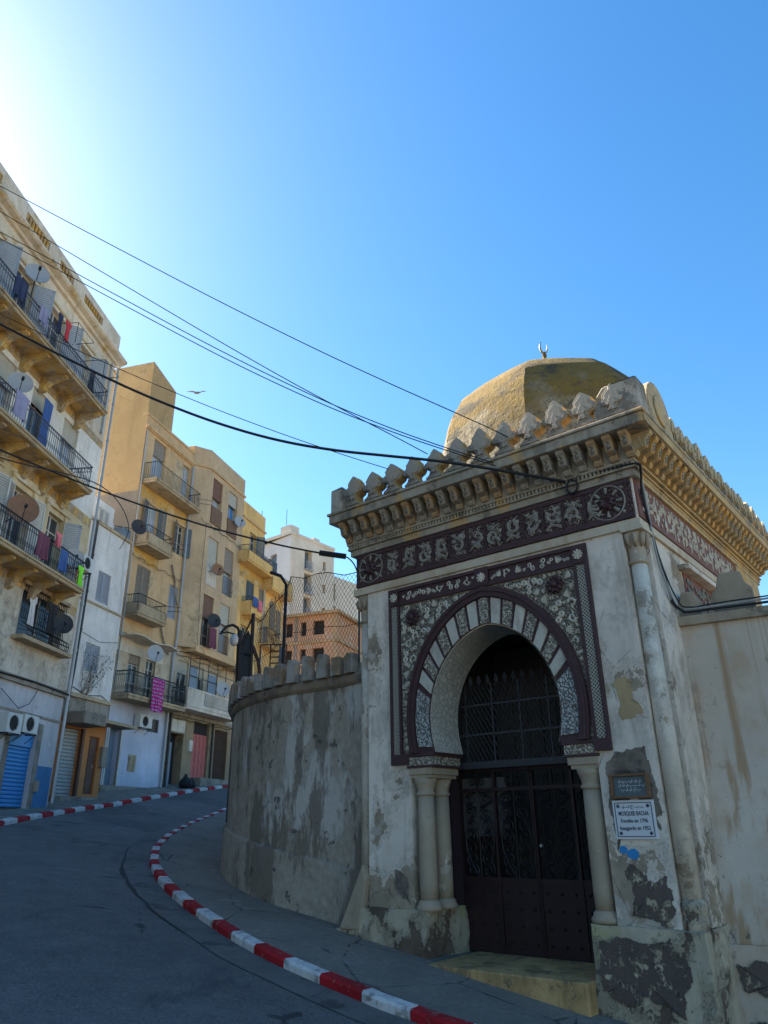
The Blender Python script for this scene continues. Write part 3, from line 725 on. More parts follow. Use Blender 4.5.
# frieze front
b = MB(MF); b.box(-3.66, 1.28, -.03, .0, 3.745, 4.33); b.build('frieze', 'friezebg', mos)
b = MB(MF)
for i in range(12):
    x = -3.0+i*.3273
    if 0 < i: b.box(x-.012, x+.012, -.045, -.03, 3.84, 4.24)
b.box(-3.655, 1.275, -.045, -.03, 3.75, 3.82); b.box(-3.655, 1.275, -.045, -.03, 4.26, 4.325)
b.build('frieze_bars', 'purple', mos)
b = MB(MF)
def cellin(x, z):
    if not (-3.02 < x < .62 and 3.83 < z < 4.25): return False
    t = (x+3.0) % .3273; return .025 < t < .30
for i in range(12):   # one looping leaf in each cell, in alternating directions
    cx = -3.0+(i+.5)*.3273; cz = 4.04; s_ = 1 if i % 2 else -1; R = random.Random(i)
    b.tube(spiral(cx+.02*s_, cz+.03*s_, .115, 1.0, R.uniform(0, 6), s_, -.04, 14), [.030-.0012*q for q in range(14)], 5)
    b.tube([(cx-.13, -.04, cz-.17*s_), (cx-.04, -.045, cz-.10*s_), (cx+.10, -.04, cz-.16*s_)], [.012, .03, .01], 4)
    for q in range(4):
        a = R.uniform(0, 6.28); b.tube([(cx+.05*cos(a), -.04, cz+.06*sin(a)), (cx+.10*cos(a+.2), -.05, cz+.13*sin(a+.2)), (cx+.135*cos(a+.35), -.04, cz+.17*sin(a+.35))], [.012, .036, .008], 4)
scrolls(b, cellin, -3.0, .6, 3.82, 4.26, .020, .055, -.036, 3000, 3, .26)
for cx in (-3.33, .93):
    for i in range(8):
        a = i*pi/4; a2 = a+pi/8
        b.tube([(cx+.13*cos(a), -.05, 4.04+.13*sin(a)), (cx+.22*cos(a), -.045, 4.04+.22*sin(a))], [.012, .03], 4)
    b.tube([(cx+.25*cos(i*pi/16), -.04, 4.04+.25*sin(i*pi/16)) for i in range(32)], .013, 4, closed=True)
    for i in range(4):
        a = pi/4+i*pi/2; b.tube([(cx+.29*cos(a)*1.05, -.035, 4.04+.27*sin(a)*.95), (cx+.33*cos(a)*1.02, -.04, 4.04+.30*sin(a)*.9)], [.03, .012], 4)
b.build('frieze_ornament', 'reliefd', mos)
for cx in (-3.33, .93):
    b = MB(MF)
    for i in range(8):
        a = i*pi/4+.39; b.tube([(cx, -.04, 4.04), (cx+.07*cos(a), -.075, 4.04+.07*sin(a)), (cx+.125*cos(a), -.035, 4.04+.125*sin(a))], [.03, .04, .02], 5)
    b.build('boss', 'purple', mos)
# frieze side
b = MB(MF); b.box(1.3, 1.33, .05, 4.9, 3.77, 4.33); b.build('frieze', 'purpler', mos, label='faded red-purple frieze on the side wall')
SF = Frame(0, 0, ang=0); SF.m = MF.m @ Matrix.Translation((1.33, 0, 0)) @ Matrix.Rotation(pi/2, 4, 'Z'); SF.ang = MF.ang+pi/2
b = MB(SF)
scrolls(b, lambda x, z: .15 < x < 4.8 and 3.83 < z < 4.27 and (x % .37) > .03, .1, 4.9, 3.8, 4.3, .022, .10, -.008, 4200, 9, .24)
for i in range(1, 13): b.box(.37*i-.012, .37*i+.012, -.012, 0, 3.82, 4.28)
b.build('frieze_ornament', 'relief', mos)
b = MB(MF); b.box(1.3, 1.36, 4.9, 6.5, 3.3, 4.33); b.build('stone_patch', 'stoney', mos)
# blocked side window with lintel
b = MB(MF); b.box(1.30, 1.46, 1.45, 3.42, 3.36, 3.44); b.build('lintel', 'moswall', mos, bevel=.01)
b = MB(MF); b.box(1.3, 1.315, 1.6, 3.3, 2.3, 3.36); b.build('side_panel', 'purpler', mos)
b = MB(SF); scrolls(b, lambda x, z: 1.65 < x < 3.25 and 2.6 < z < 3.32, 1.6, 3.3, 2.6, 3.35, .03, .12, .0, 1500, 19, .24); b.build('side_panel_ornament', 'reliefd', mos)
# moulding courses under the corbels
b = MB(MF)
b.box(-3.76, 1.38, -.07, .2, 4.33, 4.42); b.box(-3.80, 1.42, -.11, .2, 4.44, 4.465); b.box(-3.80, 1.42, -.13, .2, 4.52, 4.56)
for i in range(86): x = -3.78+i*.0605; b.box(x, x+.036, -.115, -.05, 4.465, 4.52)
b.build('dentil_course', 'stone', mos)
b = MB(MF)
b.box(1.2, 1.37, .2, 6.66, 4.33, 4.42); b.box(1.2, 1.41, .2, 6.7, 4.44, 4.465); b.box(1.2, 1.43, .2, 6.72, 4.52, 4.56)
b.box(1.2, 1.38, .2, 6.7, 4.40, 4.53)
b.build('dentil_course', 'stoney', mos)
b = MB(MF); b.box(-3.74, 1.34, -.06, .2, 4.42, 4.52); b.build('moulding', 'stone', mos)
# corbels
def corbel(name, mat):
    P = [(0, 4.555), (-.07, 4.56), (-.10, 4.60), (-.10, 4.63), (-.16, 4.645), (-.21, 4.665), (-.225, 4.70), (-.235, 4.75), (-.265, 4.80), (-.30, 4.825), (-.31, 4.872), (0, 4.872)]
    c = MB(MF); P2 = [(y-.10, z) for y, z in P]
    c.prism([(p[0], p[1]) for p in P2], -.058, .058, 'x')
    c.mat(1); c.prism([(P2[5][0]-.012, P2[5][1]+.01), (P2[7][0]-.014, P2[7][1]), (P2[8][0]-.010, P2[8][1]-.01), (P2[8][0]+.04, P2[8][1]), (P2[5][0]+.04, P2[5][1]+.02)], -.034, .034, 'x')
    c.v = [Vector(v) for v in c.v]
    c.v = [v+Vector((-1.2, 3.3, -1.9))*1 for v in c.v]
    return c.build(name, [mat, 'carved'], mos, bevel=.006)
NC = 23
c0 = corbel('corbel', 'corbels')
x = lambda i: -3.72+i*(1.40+3.72)/(NC-1)
c0.location = (x(0)+1.2, -3.3, 1.9)
for i in range(1, NC): copy_at(c0, mos, (x(i)+1.2, -3.3, 1.9))
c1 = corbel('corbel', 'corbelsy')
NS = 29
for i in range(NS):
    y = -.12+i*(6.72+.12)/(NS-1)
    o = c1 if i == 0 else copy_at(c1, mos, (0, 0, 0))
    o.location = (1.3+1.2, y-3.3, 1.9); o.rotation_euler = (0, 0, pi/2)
# cornice slab
b = MB(MF); b.box(-3.85, 1.42, -.24, 6.8, 4.60, 4.872); b.f = []; b.v = []; b.mi = []; b.sm = []
b.box(-3.82, 1.40, -.12, 6.72, 4.56, 4.872)
b.build('cornice_core', 'stone', mos)
b = MB(MF); b.box(-3.93, 1.72, -.47, 6.93, 4.872, 5.02); b.box(-3.96, 1.76, -.50, 6.97, 5.02, 5.07); b.build('cornice', 'stone', mos, bevel=.012)
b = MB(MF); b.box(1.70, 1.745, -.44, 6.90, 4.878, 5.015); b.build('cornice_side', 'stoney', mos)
b = MB(MF); b.box(-3.9, 1.6, -.3, 6.8, 5.07, 5.09); b.build('roof', 'concrete', mos)
# merlons
def merlon_prof(R, am=.012):
    P = [(.215, 0), (.210, .035), (.17, .05), (.125, .085), (.095, .14), (.085, .20), (.10, .235), (.15, .25), (.19, .275), (.208, .315), (.195, .355), (.15, .385), (.125, .40), (.135, .43), (.13, .47), (.095, .515), (.05, .56), (.0, .60)]
    Q = P+[(-x, z) for x, z in P[::-1][1:]]
    return [(x+R.uniform(-am, am)*(z > .04), z+R.uniform(-am, am)*(z > .04)) for x, z in Q]
def merlon(mat, seed):
    R = random.Random(seed); c = MB(MF); c.prism(merlon_prof(R), -.085, .085); c.prism([(x*.74, z*.80+.045) for x, z in merlon_prof(R, .006)], -.108, .108)
    c.prism([(x*.32, z*.40+.13) for x, z in merlon_prof(R, .004)], -.128, .128)
    c.v = [v+Vector((-1.2, 3.3, -1.9)) for v in c.v]
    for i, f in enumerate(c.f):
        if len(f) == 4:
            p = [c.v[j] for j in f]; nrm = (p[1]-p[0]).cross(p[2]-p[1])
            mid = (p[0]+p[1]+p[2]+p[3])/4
            if mid.x+1.2 > .05 and abs(nrm.y) < 1e-6: c.mi[i] = 1  # right-facing flanks take the stone with the warm light painted in
    return c.build('merlon', [mat, 'warmflank'], mos, bevel=.005)
R = random.Random(2)
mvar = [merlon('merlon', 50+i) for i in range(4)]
for i in range(12):
    o = mvar[i] if i < 4 else copy_at(mvar[R.randrange(4)], mos, (0, 0, 0))
    o.location = (-3.40+i*.432+1.2, -.34-3.3, 5.07+1.9); o.rotation_euler = (R.uniform(-.02, .02), R.uniform(-.02, .02), R.uniform(-.04, .04)); o.scale = (R.uniform(.96, 1.02), R.uniform(.9, 1.1), R.uniform(.90, 1.04))
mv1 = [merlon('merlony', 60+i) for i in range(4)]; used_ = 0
for side in (1, -1):
    for i in range(15 if side == 1 else 14):
        yy = .62+i*.432 if side == 1 else .1+i*.46
        if side == 1 and yy < 1.0: continue
        o = mv1[used_] if used_ < 4 else copy_at(mv1[R.randrange(4)], mos, (0, 0, 0)); used_ += 1
        o.location = ((1.60 if side == 1 else -3.8)+1.2, yy-3.3, 5.07+1.9); o.rotation_euler = (R.uniform(-.03, .03), R.uniform(-.03, .03), pi/2+R.uniform(-.05, .05)); o.scale = (1, 1, R.uniform(.90, 1.06))
for i in range(12):
    o = copy_at(mv1[R.randrange(4)], mos, (-3.4+i*.44+1.2, 6.8-3.3, 5.07+1.9))
# corner blocks
b = MB(MF)
def post(x0, x1, y0, y1, z0, z1):
    cx, cy = (x0+x1)/2, (y0+y1)/2; b.box(x0, x1, y0, y1, z0, z1)
    b.add([(x0, y0, z1), (x1, y0, z1), (x1, y1, z1), (x0, y1, z1), (cx, cy, z1+.12)], [(0, 1, 4), (1, 2, 4), (2, 3, 4), (3, 0, 4)])
post(1.30, 1.71, -.43, -.05, 5.07, 5.60); post(-3.92, -3.66, -.44, -.14, 5.07, 5.52)
b.prism([(1.02, 5.07), (1.31, 5.07), (1.31, 5.62), (1.22, 5.60), (1.12, 5.48)], -.42, -.26)
b.g = [(b.g[0][0], b.g[1][1], b.g[0][2], b.g[1][3]), (b.g[2][0], b.g[3][1], b.g[2][2], b.g[3][3]), b.g[4]]
b.split('corner_block', 'merlon', mos, bevel=.02)
b = MB(MF)
P = [(.02, 5.07)]+[(.50+.46*cos(a), 5.42+.50*sin(a)) for a in [pi-pi*i/12 for i in range(13)]]+[(.98, 5.07)]
b.prism(P, 1.50, 1.70, 'x')
P = [(.50+.26*cos(a), 5.45+.26*sin(a)) for a in [2*pi*i/10 for i in range(10)]]
b.prism(P, 1.70, 1.73, 'x')
b.build('round_crest', 'merlony', mos, bevel=.02)
# dome: eight-sided, ribless, softly edged
prof = [(2.32, 5.05), (2.37, 5.6), (2.38, 6.2), (2.34, 6.8), (2.20, 7.35), (1.95, 7.80), (1.60, 8.14), (1.18, 8.42), (.72, 8.66), (.32, 8.83), (.0, 8.95)]
prof2 = []
for i in range(len(prof)-1):
    for t in range(4): prof2.append(tuple(prof[i][j]*(1-t/4)+prof[i+1][j]*t/4 for j in (0, 1)))
prof2.append(prof[-1])
# facets
b = MB(MF); n8 = 8; seg = 6; vs = []
ph = -pi/2+radians(13.5)
m = n8*seg
for r, z in prof2:
    for q in range(n8):
        a0 = ph+q*2*pi/8; a1 = a0+2*pi/8
        for t in range(seg):
            f = t/seg; rr = r
            x_ = rr*(cos(a0)*(1-f)+cos(a1)*f); y_ = rr*(sin(a0)*(1-f)+sin(a1)*f)
            bul = 1+.028*sin(pi*f)*1.0
            nz = random.Random(int(x_*1e4)*7+int(y_*1e4)).uniform(-.006, .006)
            vs.append((-1.20+x_*bul*(1.07 if x_ < 0 else .98)+nz, 3.3+y_*bul+nz, z))
fs = []
for i in range(len(prof2)-1):
    for j in range(m): fs.append((i*m+j, i*m+(j+1) % m, (i+1)*m+(j+1) % m, (i+1)*m+j))
b.smooth = True; b.add(vs, fs)
dome = b.build('dome', 'dome', mos)
dome.data.set_sharp_from_angle(angle=radians(25)) if hasattr(dome.data, 'set_sharp_from_angle') else None
b = MB(MF); b.smooth = True
b.lathe([(.26, 8.78), (.26, 8.92), (.20, 9.03), (.11, 9.09), (.05, 9.13), (.035, 9.20), (.055, 9.24), (.035, 9.28), (.02, 9.34)], -1.18, 3.3, 14)
b.build('finial_base', 'dome', dome)
b = MB(MF)
pts = [(-1.18+.055*cos(a), 3.3+.06*cos(a), 9.46+.16*sin(a)) for a in [pi*.60+i*(pi*1.55)/12 for i in range(13)]]
b.tube(pts, [.004+.020*sin(pi*i/12) for i in range(13)], 6); b.build('crescent', 'gold', dome)
# door step
b = MB(MF); b.prism([(-.30, -2.5), (-.30, -1.69), (.95, -1.69), (.95, -2.5)], -2.22, .0, 'x'); b.v = b.v
b.build('doorstep', 'step', mos, bevel=.02)
# ---- iron door
b = MB(MF); y = .94
b.box(-2.46, -2.40, y, y+.08, -1.71, .74); b.box(.10, .16, y, y+.08, -1.71, .74); b.box(-2.46, .16, y, y+.08, .70, .78)
door = b.build('gate', 'irond', mos)
def leaf(x0, x1, meet):
    b = MB(MF); y = .95
    b.box(x0, x1, y, y+.05, -1.69, -1.62); b.box(x0, x1, y, y+.05, -.82, -.74); b.box(x0, x1, y, y+.045, .42, .47)
    b.box(x0+.02, x1-.02, y+.015, y+.035, -1.62, -.82)
    w = (x1-x0)/2
    for i in range(3): xx = x0+i*w; b.box(xx-.02, xx+.02, y-.012, y+.05, -1.68, .66); b.tube([(xx, y+.02, .66), (xx, y+.02, .70), (xx, y+.02, .80)], [.02, .045, .004], 6)
    b.build('leaf', 'irond', door)
    b = MB(MF)
    for i in range(2):
        xa = x0+i*w+.04; xb = x0+(i+1)*w-.04; cx = (xa+xb)/2; hw = (xb-xa)/2
        for z0, z1 in ((-.74, .20), (.20, .42)):
            H = z1-z0
            for sg in (-1, 1):
                b.tube([(cx+sg*hw*(.15+.75*sin(pi*t/12)), y+.02, z0+H*t/12) for t in range(13)], .014, 4)
                for zz, r in [(z0+H*q_, hw*.42) for q_ in ((.09, .25, .41, .57, .73, .90) if H > .55 else (.5,))]:
                    b.tube(spiral(cx+sg*hw*.50, zz, r, 1.5, pi/2*sg, sg*(1 if int(zz*10) % 2 else -1), y+.02, 16), .013, 4)
            b.tube([(cx, y+.02, z0), (cx, y+.02, z1)], .01, 4)
        b.tube([(cx, y+.02, .47), (cx, y+.02, .56), (cx, y+.02, .74)], [.012, .03, .004], 5)
        b.tube(spiral(cx-.08, .56, .07, 1.3, 0, 1, y+.02), .010, 4); b.tube(spiral(cx+.08, .56, .07, 1.3, pi, -1, y+.02), .010, 4)
    b.build('scrollwork', 'iron', door)
    b = MB(MF)
    for i in range(6):
        for j in range(4):
            xx = x0+.1+i*(x1-x0-.2)/5; zz = -1.55+j*.21; b.tube([(xx, y+.015, zz), (xx, y-.005, zz), (xx, y-.018, zz)], [.022, .02, .006], 7)
    b.build('studs', 'iron', door)
leaf(-2.40, -1.16, 1); leaf(-1.14, .10, 0)
b = MB(MF); b.tube([(-1.06, .95, -.32), (-1.06, .91, -.32)], .022, 8); b.build('handle', 'pipe', door)
b = MB(MF); b.box(-2.40, -1.62, 1.04, 1.06, -.2, .62); b.build('backing_sheet', 'dim', door)
# transom grille
b = MB(MF); y = .80
b.box(-2.30, .02, y-.02, y+.03, .74, .84); b.box(-2.25, -.05, y, y+.02, 1.22, 1.25); b.box(-2.25, -.05, y, y+.02, 1.66, 1.69)
for i in range(5): x = -2.1+i*.475; b.box(x-.012, x+.012, y, y+.02, .84, 2.0)
b.build('grille_frame', 'irong', mos)
b = MB(MF); 
for i in range(46):
    x0 = -2.85+i*.075
    for s_ in (1, -1):
        pts = []
        a = x0 if s_ == 1 else x0
        z0, z1 = .84, 1.98; xa, xb = (x0, x0+.65) if s_ == 1 else (x0+.65, x0)
        t0, t1 = 0, 1
        # clip to x range
        def X(t): return xa+(xb-xa)*t
        ts = [t/20 for t in range(21) if -2.2 < X(t/20) < -.1]
        if len(ts) > 1: b.tube([(X(ts[0]), y+.01, z0+(z1-z0)*ts[0]), (X(ts[-1]), y+.01, z0+(z1-z0)*ts[-1])], .006, 3)
for i in range(14): x = -2.15+i*.155; b.tube([(x, y+.01, 1.98), (x, y+.01, 2.04), (x, y+.01, 2.14)], [.01, .05, .004], 4)
b.build('grille', 'irong', mos)
# plaques
def text(body, F, x, y, z, size, mat, parent, depth=.003, font_w=1.0, name='lettering'):
    cu = bpy.data.curves.new('t', 'FONT'); cu.body = body; cu.size = size; cu.align_x = 'CENTER'; cu.align_y = 'CENTER'; cu.extrude = depth
    cu.offset = size*.012
    o = bpy.data.objects.new('t', cu); COL.objects.link(o)
    dg = bpy.context.evaluated_depsgraph_get(); me = bpy.data.meshes.new_from_object(o.evaluated_get(dg))
    bpy.data.objects.remove(o)
    me.transform(Matrix.Scale(font_w, 4, (1, 0, 0)))
    me.transform(Matrix.Rotation(pi/2, 4, 'X'))
    me.transform(mw(parent).inverted() @ F.m @ Matrix.Translation((x, y, z)))
    me.materials.clear(); me.materials.append(M[mat])
    q = bpy.data.objects.new(name, me); COL.objects.link(q); q.parent = parent; return q
pl = MB(MF); pl.box(.45, .955, -.035, -.001, -.215, .215)
pq = pl.build('wall_plaque', 'plaque', None, 'white enamel plaque naming the mosque, the lower of two plates right of the gate', 'plaque', bevel=.004)
pb = MB(MF)
for z in (-.185, .185): pb.box(.48, .925, -.039, -.034, z-.004, z+.004)
for x in (.48, .925): pb.box(x-.004, x+.004, -.039, -.034, -.185, .185)
for x in (.52, .885):
    for z in (-.15, .15):
        for i in range(4): a = i*pi/4; pb.tube([(x-.022*cos(a), -.037, z-.022*sin(a)), (x+.022*cos(a), -.037, z+.022*sin(a))], .004, 4)
pb.build('border', 'ink', pq)
def moon(x, z, r, par, y):
    b = MB(MF); pts = [(x+r*cos(a), y, z+r*sin(a)) for a in [.9+i*4.5/10 for i in range(11)]]
    b.tube(pts, [.001+.004*sin(pi*i/10) for i in range(11)], 4); b.tube([(x+r*.3, y, z), (x+r*.8, y, z)], .004, 4); b.build('crescent_mark', 'ink', par)
moon(.70, .135, .022, pq, -.037)
# small arabic-like name line is modelled as the joined strokes seen on the plate
def strokes(par, x0, x1, z, y, seed, mat='ink', amp=.012):
    b = MB(MF); R = random.Random(seed); x = x0
    while x < x1-.02:
        L = R.uniform(.03, .06); pts = [(x+L*t/6, y, z+amp*sin(t*1.1+R.uniform(0, 1))*R.uniform(.3, 1)) for t in range(7)]
        b.tube(pts, .0032, 4)
        if R.random() < .6: b.tube([(x+L*.8, y, z), (x+L*.85, y, z+.026)], .003, 4)
        if R.random() < .7: b.tube([(x+L*.4, y, z-.018), (x+L*.4+.005, y, z-.018)], .004, 4)
        x += L+.008
    b.build('script', mat, par)
strokes(pq, .56, .665, .135, -.037, 3); strokes(pq, .735, .85, .135, -.037, 4)
text('MOSQUEE BACHA', MF, .70, -.036, .065, .068, 'ink', pq, font_w=.66)
text('Fondée en 1796', MF, .70, -.036, -.015, .062, 'ink', pq, font_w=.82)
text('Inaugurée en 1952', MF, .70, -.036, -.095, .062, 'ink', pq, font_w=.80)
pl = MB(MF)
pl.box(.46, .945, -.07, -.001, .235, .26); pl.box(.46, .945, -.07, -.001, .485, .51); pl.box(.46, .50, -.07, -.001, .26, .485); pl.box(.905, .945, -.07, -.001, .26, .485)
pw = pl.build('framed_sign', 'wood', None, 'small dark sign in a deep brown wooden frame directly above the white plaque', 'sign', bevel=.004)
pb = MB(MF); pb.box(.50, .905, -.03, -.002, .26, .485); pb.build('panel', 'slate', pw)
strokes(pw, .55, .86, .42, -.032, 8, mat='plaque'); strokes(pw, .55, .86, .375, -.032, 9, amp=.006, mat='plaque'); strokes(pw, .58, .83, .325, -.032, 10, amp=.006, mat='plaque')
b = MB(MF); R = random.Random(12)
for cx, cz, r in ((.505, -.33, .055), (.62, -.375, .075)):
    P = [(cx+r*R.uniform(.85, 1.12)*cos(i*pi/8), cz+r*.8*R.uniform(.85, 1.12)*sin(i*pi/8)) for i in range(16)]; b.prism(P, -.004, .001)
b.build('paint_mark', 'bluepaint', mos)
# exposed render patches on the front right pier, real raised/lost plaster layers
def patch(F, par, pts, y0, mat, seed, name='bare_patch', amp=.03, th=.006, axis='y'):
    R = random.Random(seed); P = list(pts); A_m = amp*2.2
    for _ in range(5):
        Q = []
        for (a, b_), (c, d) in zip(P, P[1:]+P[:1]):
            L = math.dist((a, b_), (c, d)); m_ = min(A_m, L*.34); Q += [(a, b_), ((a+c)/2+R.uniform(-m_, m_), (b_+d)/2+R.uniform(-m_, m_))]
        P = Q; A_m *= .62
    cx = sum(p[0] for p in P)/len(P); cz = sum(p[1] for p in P)/len(P)
    q = MB(F); n = len(P); vs = [(cx, y0-th, cz)]+[(x, y0-th, z) for x, z in P]+[(x, y0, z) for x, z in P]
    q.add(vs, [(0, 1+i, 1+(i+1) % n) for i in range(n)]+[(1+i, 1+n+i, 1+n+(i+1) % n, 1+(i+1) % n) for i in range(n)])
    return q.build(name, mat, par)
M['bared'] = plaster('bare_dark_render', (.125, .10, .09), (.40, .35, .26), .565, pscale=3.0, dirt=(.05, .045, .04), streak=.2, sc=2.5, bmp=.8)
M['bareo'] = plaster('bare_ochre_render', (.46, .35, .20), (.36, .28, .17), .55, dirt=(.3, .22, .12), streak=.2, sc=2.5, bmp=.5)
M['bareg'] = plaster('bare_grey_render', (.22, .195, .165), (.15, .13, .11), .55, dirt=(.12, .1, .08), streak=.2, sc=2.5, bmp=.6)
patch(MF, mos, [(.50, -.62), (.62, -.50), (.80, -.66), (.98, -.60), (1.02, -.95), (.95, -1.08), (.50, -1.02)], 0, 'bared', 1)
patch(MF, mos, [(.66, 1.62), (.90, 1.62), (.98, 1.20), (.72, 1.14)], 0, 'bareo', 2)
patch(MF, mos, [(.55, .78), (.92, .82), (.98, .56), (1.03, .1), (.98, -.12), (.95, .22), (.90, .54), (.50, .54), (.46, .2), (.44, -.35), (.40, .1), (.40, .6)], 0, 'bareg', 3, amp=.02)
patch(MF, mos, [(.30, -1.25), (.95, -1.2), (1.12, -1.5), (1.0, -1.95), (.55, -1.8), (.35, -1.9), (.12, -1.75), (.1, -1.4)], -.10, 'bared', 4)
patch(MF, mos, [(-2.95, -.62), (-2.75, -.70), (-2.68, -1.05), (-2.72, -1.0), (-2.95, -.85)], 0, 'bareg', 5, amp=.02)
# ------------------------------------------------------------------ wall to the right of the mosque
RF = Frame(4.06, 9.90, ang=atan2(-.485, .875))
rw = thing('boundary_wall', RF, 3, .2, -2.4, 'tall cream wall with brown rain streaks right of the gatehouse', 'wall')
b = MB(RF); b.prism([(.35, -4), (-.40, -4), (-.34, -1.3), (-.24, -.7), (-.10, .1), (-.02, .7), (0, 1.2), (0, 2.43), (.35, 2.43)], -.10, 13, 'x'); b.build('wall', 'rwall', rw)
b = MB(RF); b.box(-.03, 13, -.07, .42, 2.43, 2.56); b.build('coping', 'rcap', rw, bevel=.012)
b = MB(RF)
def sm(x0, w_, hgt): b.prism([(x0, 2.56), (x0+w_, 2.56), (x0+w_, 2.56+hgt*.55), (x0+w_*.86, 2.56+hgt*.7), (x0+w_*.8, 2.56+hgt), (x0+w_*.25, 2.56+hgt*1.02), (x0+w_*.12, 2.56+hgt*.6), (x0, 2.56+hgt*.5)], .05, .30)
sm(.46, .52, .55); sm(.0, .3, .36); sm(1.55, .6, .2)
for i in range(6): sm(2.6+i*1.4, .7, .55)
b.split('merlon', 'rcap', rw, bevel=.02)
b = MB(RF); rough_block(b, -.10, 13, -.40, .2, -4, -1.32, 8, .015, 14); b.build('plinth', 'rwall', rw)
patch(RF, rw, [(.02, -1.50), (.32, -1.46), (.60, -1.60), (.75, -1.9), (.4, -1.85), (.2, -1.72), (.05, -1.75)], -.425, 'bared', 7)
patch(RF, rw, [(.05, -2.05), (.4, -2.0), (.55, -2.3), (.2, -2.4)], -.425, 'bared', 9)
# ------------------------------------------------------------------ curved wall left of the mosque
WB = [(-.35, 12.25), (-.62, 12.62), (-.95, 12.92), (-1.27, 13.17), (-1.81, 13.57), (-2.43, 14.28), (-2.95, 15.2), (-3.30, 16.2), (-3.52, 17.3), (-3.66, 18.6), (-3.72, 20), (-3.72, 22), (-3.60, 25), (-3.3, 29), (-2.5, 34), (-1, 40)]
def cr(P, m=6):
    out = []
    for i in range(len(P)-1):
        p0 = P[max(0, i-1)]; p1 = P[i]; p2 = P[i+1]; p3 = P[min(len(P)-1, i+2)]
        for t in range(m):
            t_ = t/m; out.append(tuple(.5*((2*p1[j])+(-p0[j]+p2[j])*t_+(2*p0[j]-5*p1[j]+4*p2[j]-p3[j])*t_**2+(-p0[j]+3*p1[j]-3*p2[j]+p3[j])*t_**3) for j in (0, 1)))
    out.append(P[-1]); return out
WC = resample(cr(WB), .18)
ZT = 2.17
cw = thing('curved_wall', W, -2.4, 14.6, -1.1, 'weathered grey curved wall with worn battlements left of the gatehouse', 'wall')
def ring(mb, pts, prof):
    """sweep profile [(outward offset, z)] along plan line; outward = towards the street"""
    cols = {o: offs(pts, o) for o, z in prof}; n = len(prof); vs = []
    for i in range(len(pts)):
        for o, z in prof:
            p = cols[o][i]; zz = z if not isinstance(z, str) else TZ(*p)+float(z)
            vs.append((p[0], p[1], zz))
    fs = [(i*n+j, i*n+(j+1) % n, (i+1)*n+(j+1) % n, (i+1)*n+j) for i in range(len(pts)-1) for j in range(n)]
    fs += [tuple(range(n)), tuple(range((len(pts)-1)*n, len(pts)*n))[::-1]]; mb.add(vs, fs)
b = MB(); b.smooth = True
ring(b, WC, [(-.4, '-.4'), (.07, '-.4'), (.06, '.75'), (.05, '.80'), (0.0, '.82'), (0.0, 2.17), (-.4, 2.17)])
wl = b.build('wall', 'curve', cw); wl.data.set_sharp_from_angle(angle=radians(35))
b = MB(); ring(b, WC, [(-.42, 2.17), (.02, 2.17), (.06, 2.22), (.075, 2.30), (.03, 2.36), (-.42, 2.36)]); b.build('coping', 'ledge', cw)
# little battlements
WM = resample(WC, .36); N_ = len(WM)
R = random.Random(21)
for i in range(1, N_-1):
    a, c = WM[i-1], WM[i+1]; an = atan2(c[1]-a[1], c[0]-a[0]); h_ = R.uniform(.32, .45)
    if WM[i][1] > 30: break
    q = MB(); Rm = Matrix.Rotation(an, 3, 'Z'); w2 = .115
    P = [(-w2, 2.36), (w2, 2.36)]+[(w2*c_+R.uniform(-.014, .014), 2.36+h_*z_+R.uniform(-.014, .014)) for c_, z_ in ((.98, .2), (.96, .45), (.97, .65), (.93, .85), (.75, .97), (.35, 1.0), (-.1, .97), (-.5, .99), (-.85, .92), (-.96, .75), (-.98, .5), (-.96, .25))]
    q.prism(P, -.02, .13); q.v = [Rm @ v + Vector((WM[i][0], WM[i][1], 0)) for v in q.v]
    q.build('merlon', 'merlonw', cw, bevel=.008)
b = MB(); ring(b, offs(WC, -.03), [(-.12, 2.36), (0, 2.36), (0, 2.52), (-.12, 2.52)]); b.build('parapet', 'merlonw', cw)

# ------------------------------------------------------------------ building helpers
def holes_wall(mb, x0, x1, z0, z1, y, holes, rev=.22, mats=None, back=True):
    """front wall plane at y with rectangular recesses (xa, xb, za, zb); mats = [(z limit, material index), ...] rising"""
    xs = sorted({x0, x1} | {h[0] for h in holes} | {h[1] for h in holes}); zs = sorted({z0, z1} | {h[2] for h in holes} | {h[3] for h in holes} | {m[0] for m in (mats or []) if z0 < m[0] < z1})
    xs = [x for x in xs if x0 <= x <= x1]; zs = [z for z in zs if z0 <= z <= z1]
    def mi(z):
        for lim, i in (mats or []):
            if z < lim: return i
        return mb.cur if not mats else mats[-1][1]
    for a, b_ in zip(xs, xs[1:]):
        for c, d in zip(zs, zs[1:]):
            xm, zm = (a+b_)/2, (c+d)/2
            if any(h[0] < xm < h[1] and h[2] < zm < h[3] for h in holes): continue
            mb.mat(mi(zm)); mb.quad((a, y, c), (b_, y, c), (b_, y, d), (a, y, d))
    for h in holes:
        a, b_, c, d = h[:4]; r = h[4] if len(h) > 4 else rev
        mb.mat(mi((c+d)/2))
        mb.quad((a, y, c), (a, y+r, c), (a, y+r, d), (a, y, d)); mb.quad((b_, y, c), (b_, y+r, c), (b_, y+r, d), (b_, y, d))
        mb.quad((a, y, d), (b_, y, d), (b_, y+r, d), (a, y+r, d)); mb.quad((a, y, c), (b_, y, c), (b_, y+r, c), (a, y+r, c))
        mb.quad((a, y+r, c), (b_, y+r, c), (b_, y+r, d), (a, y+r, d))
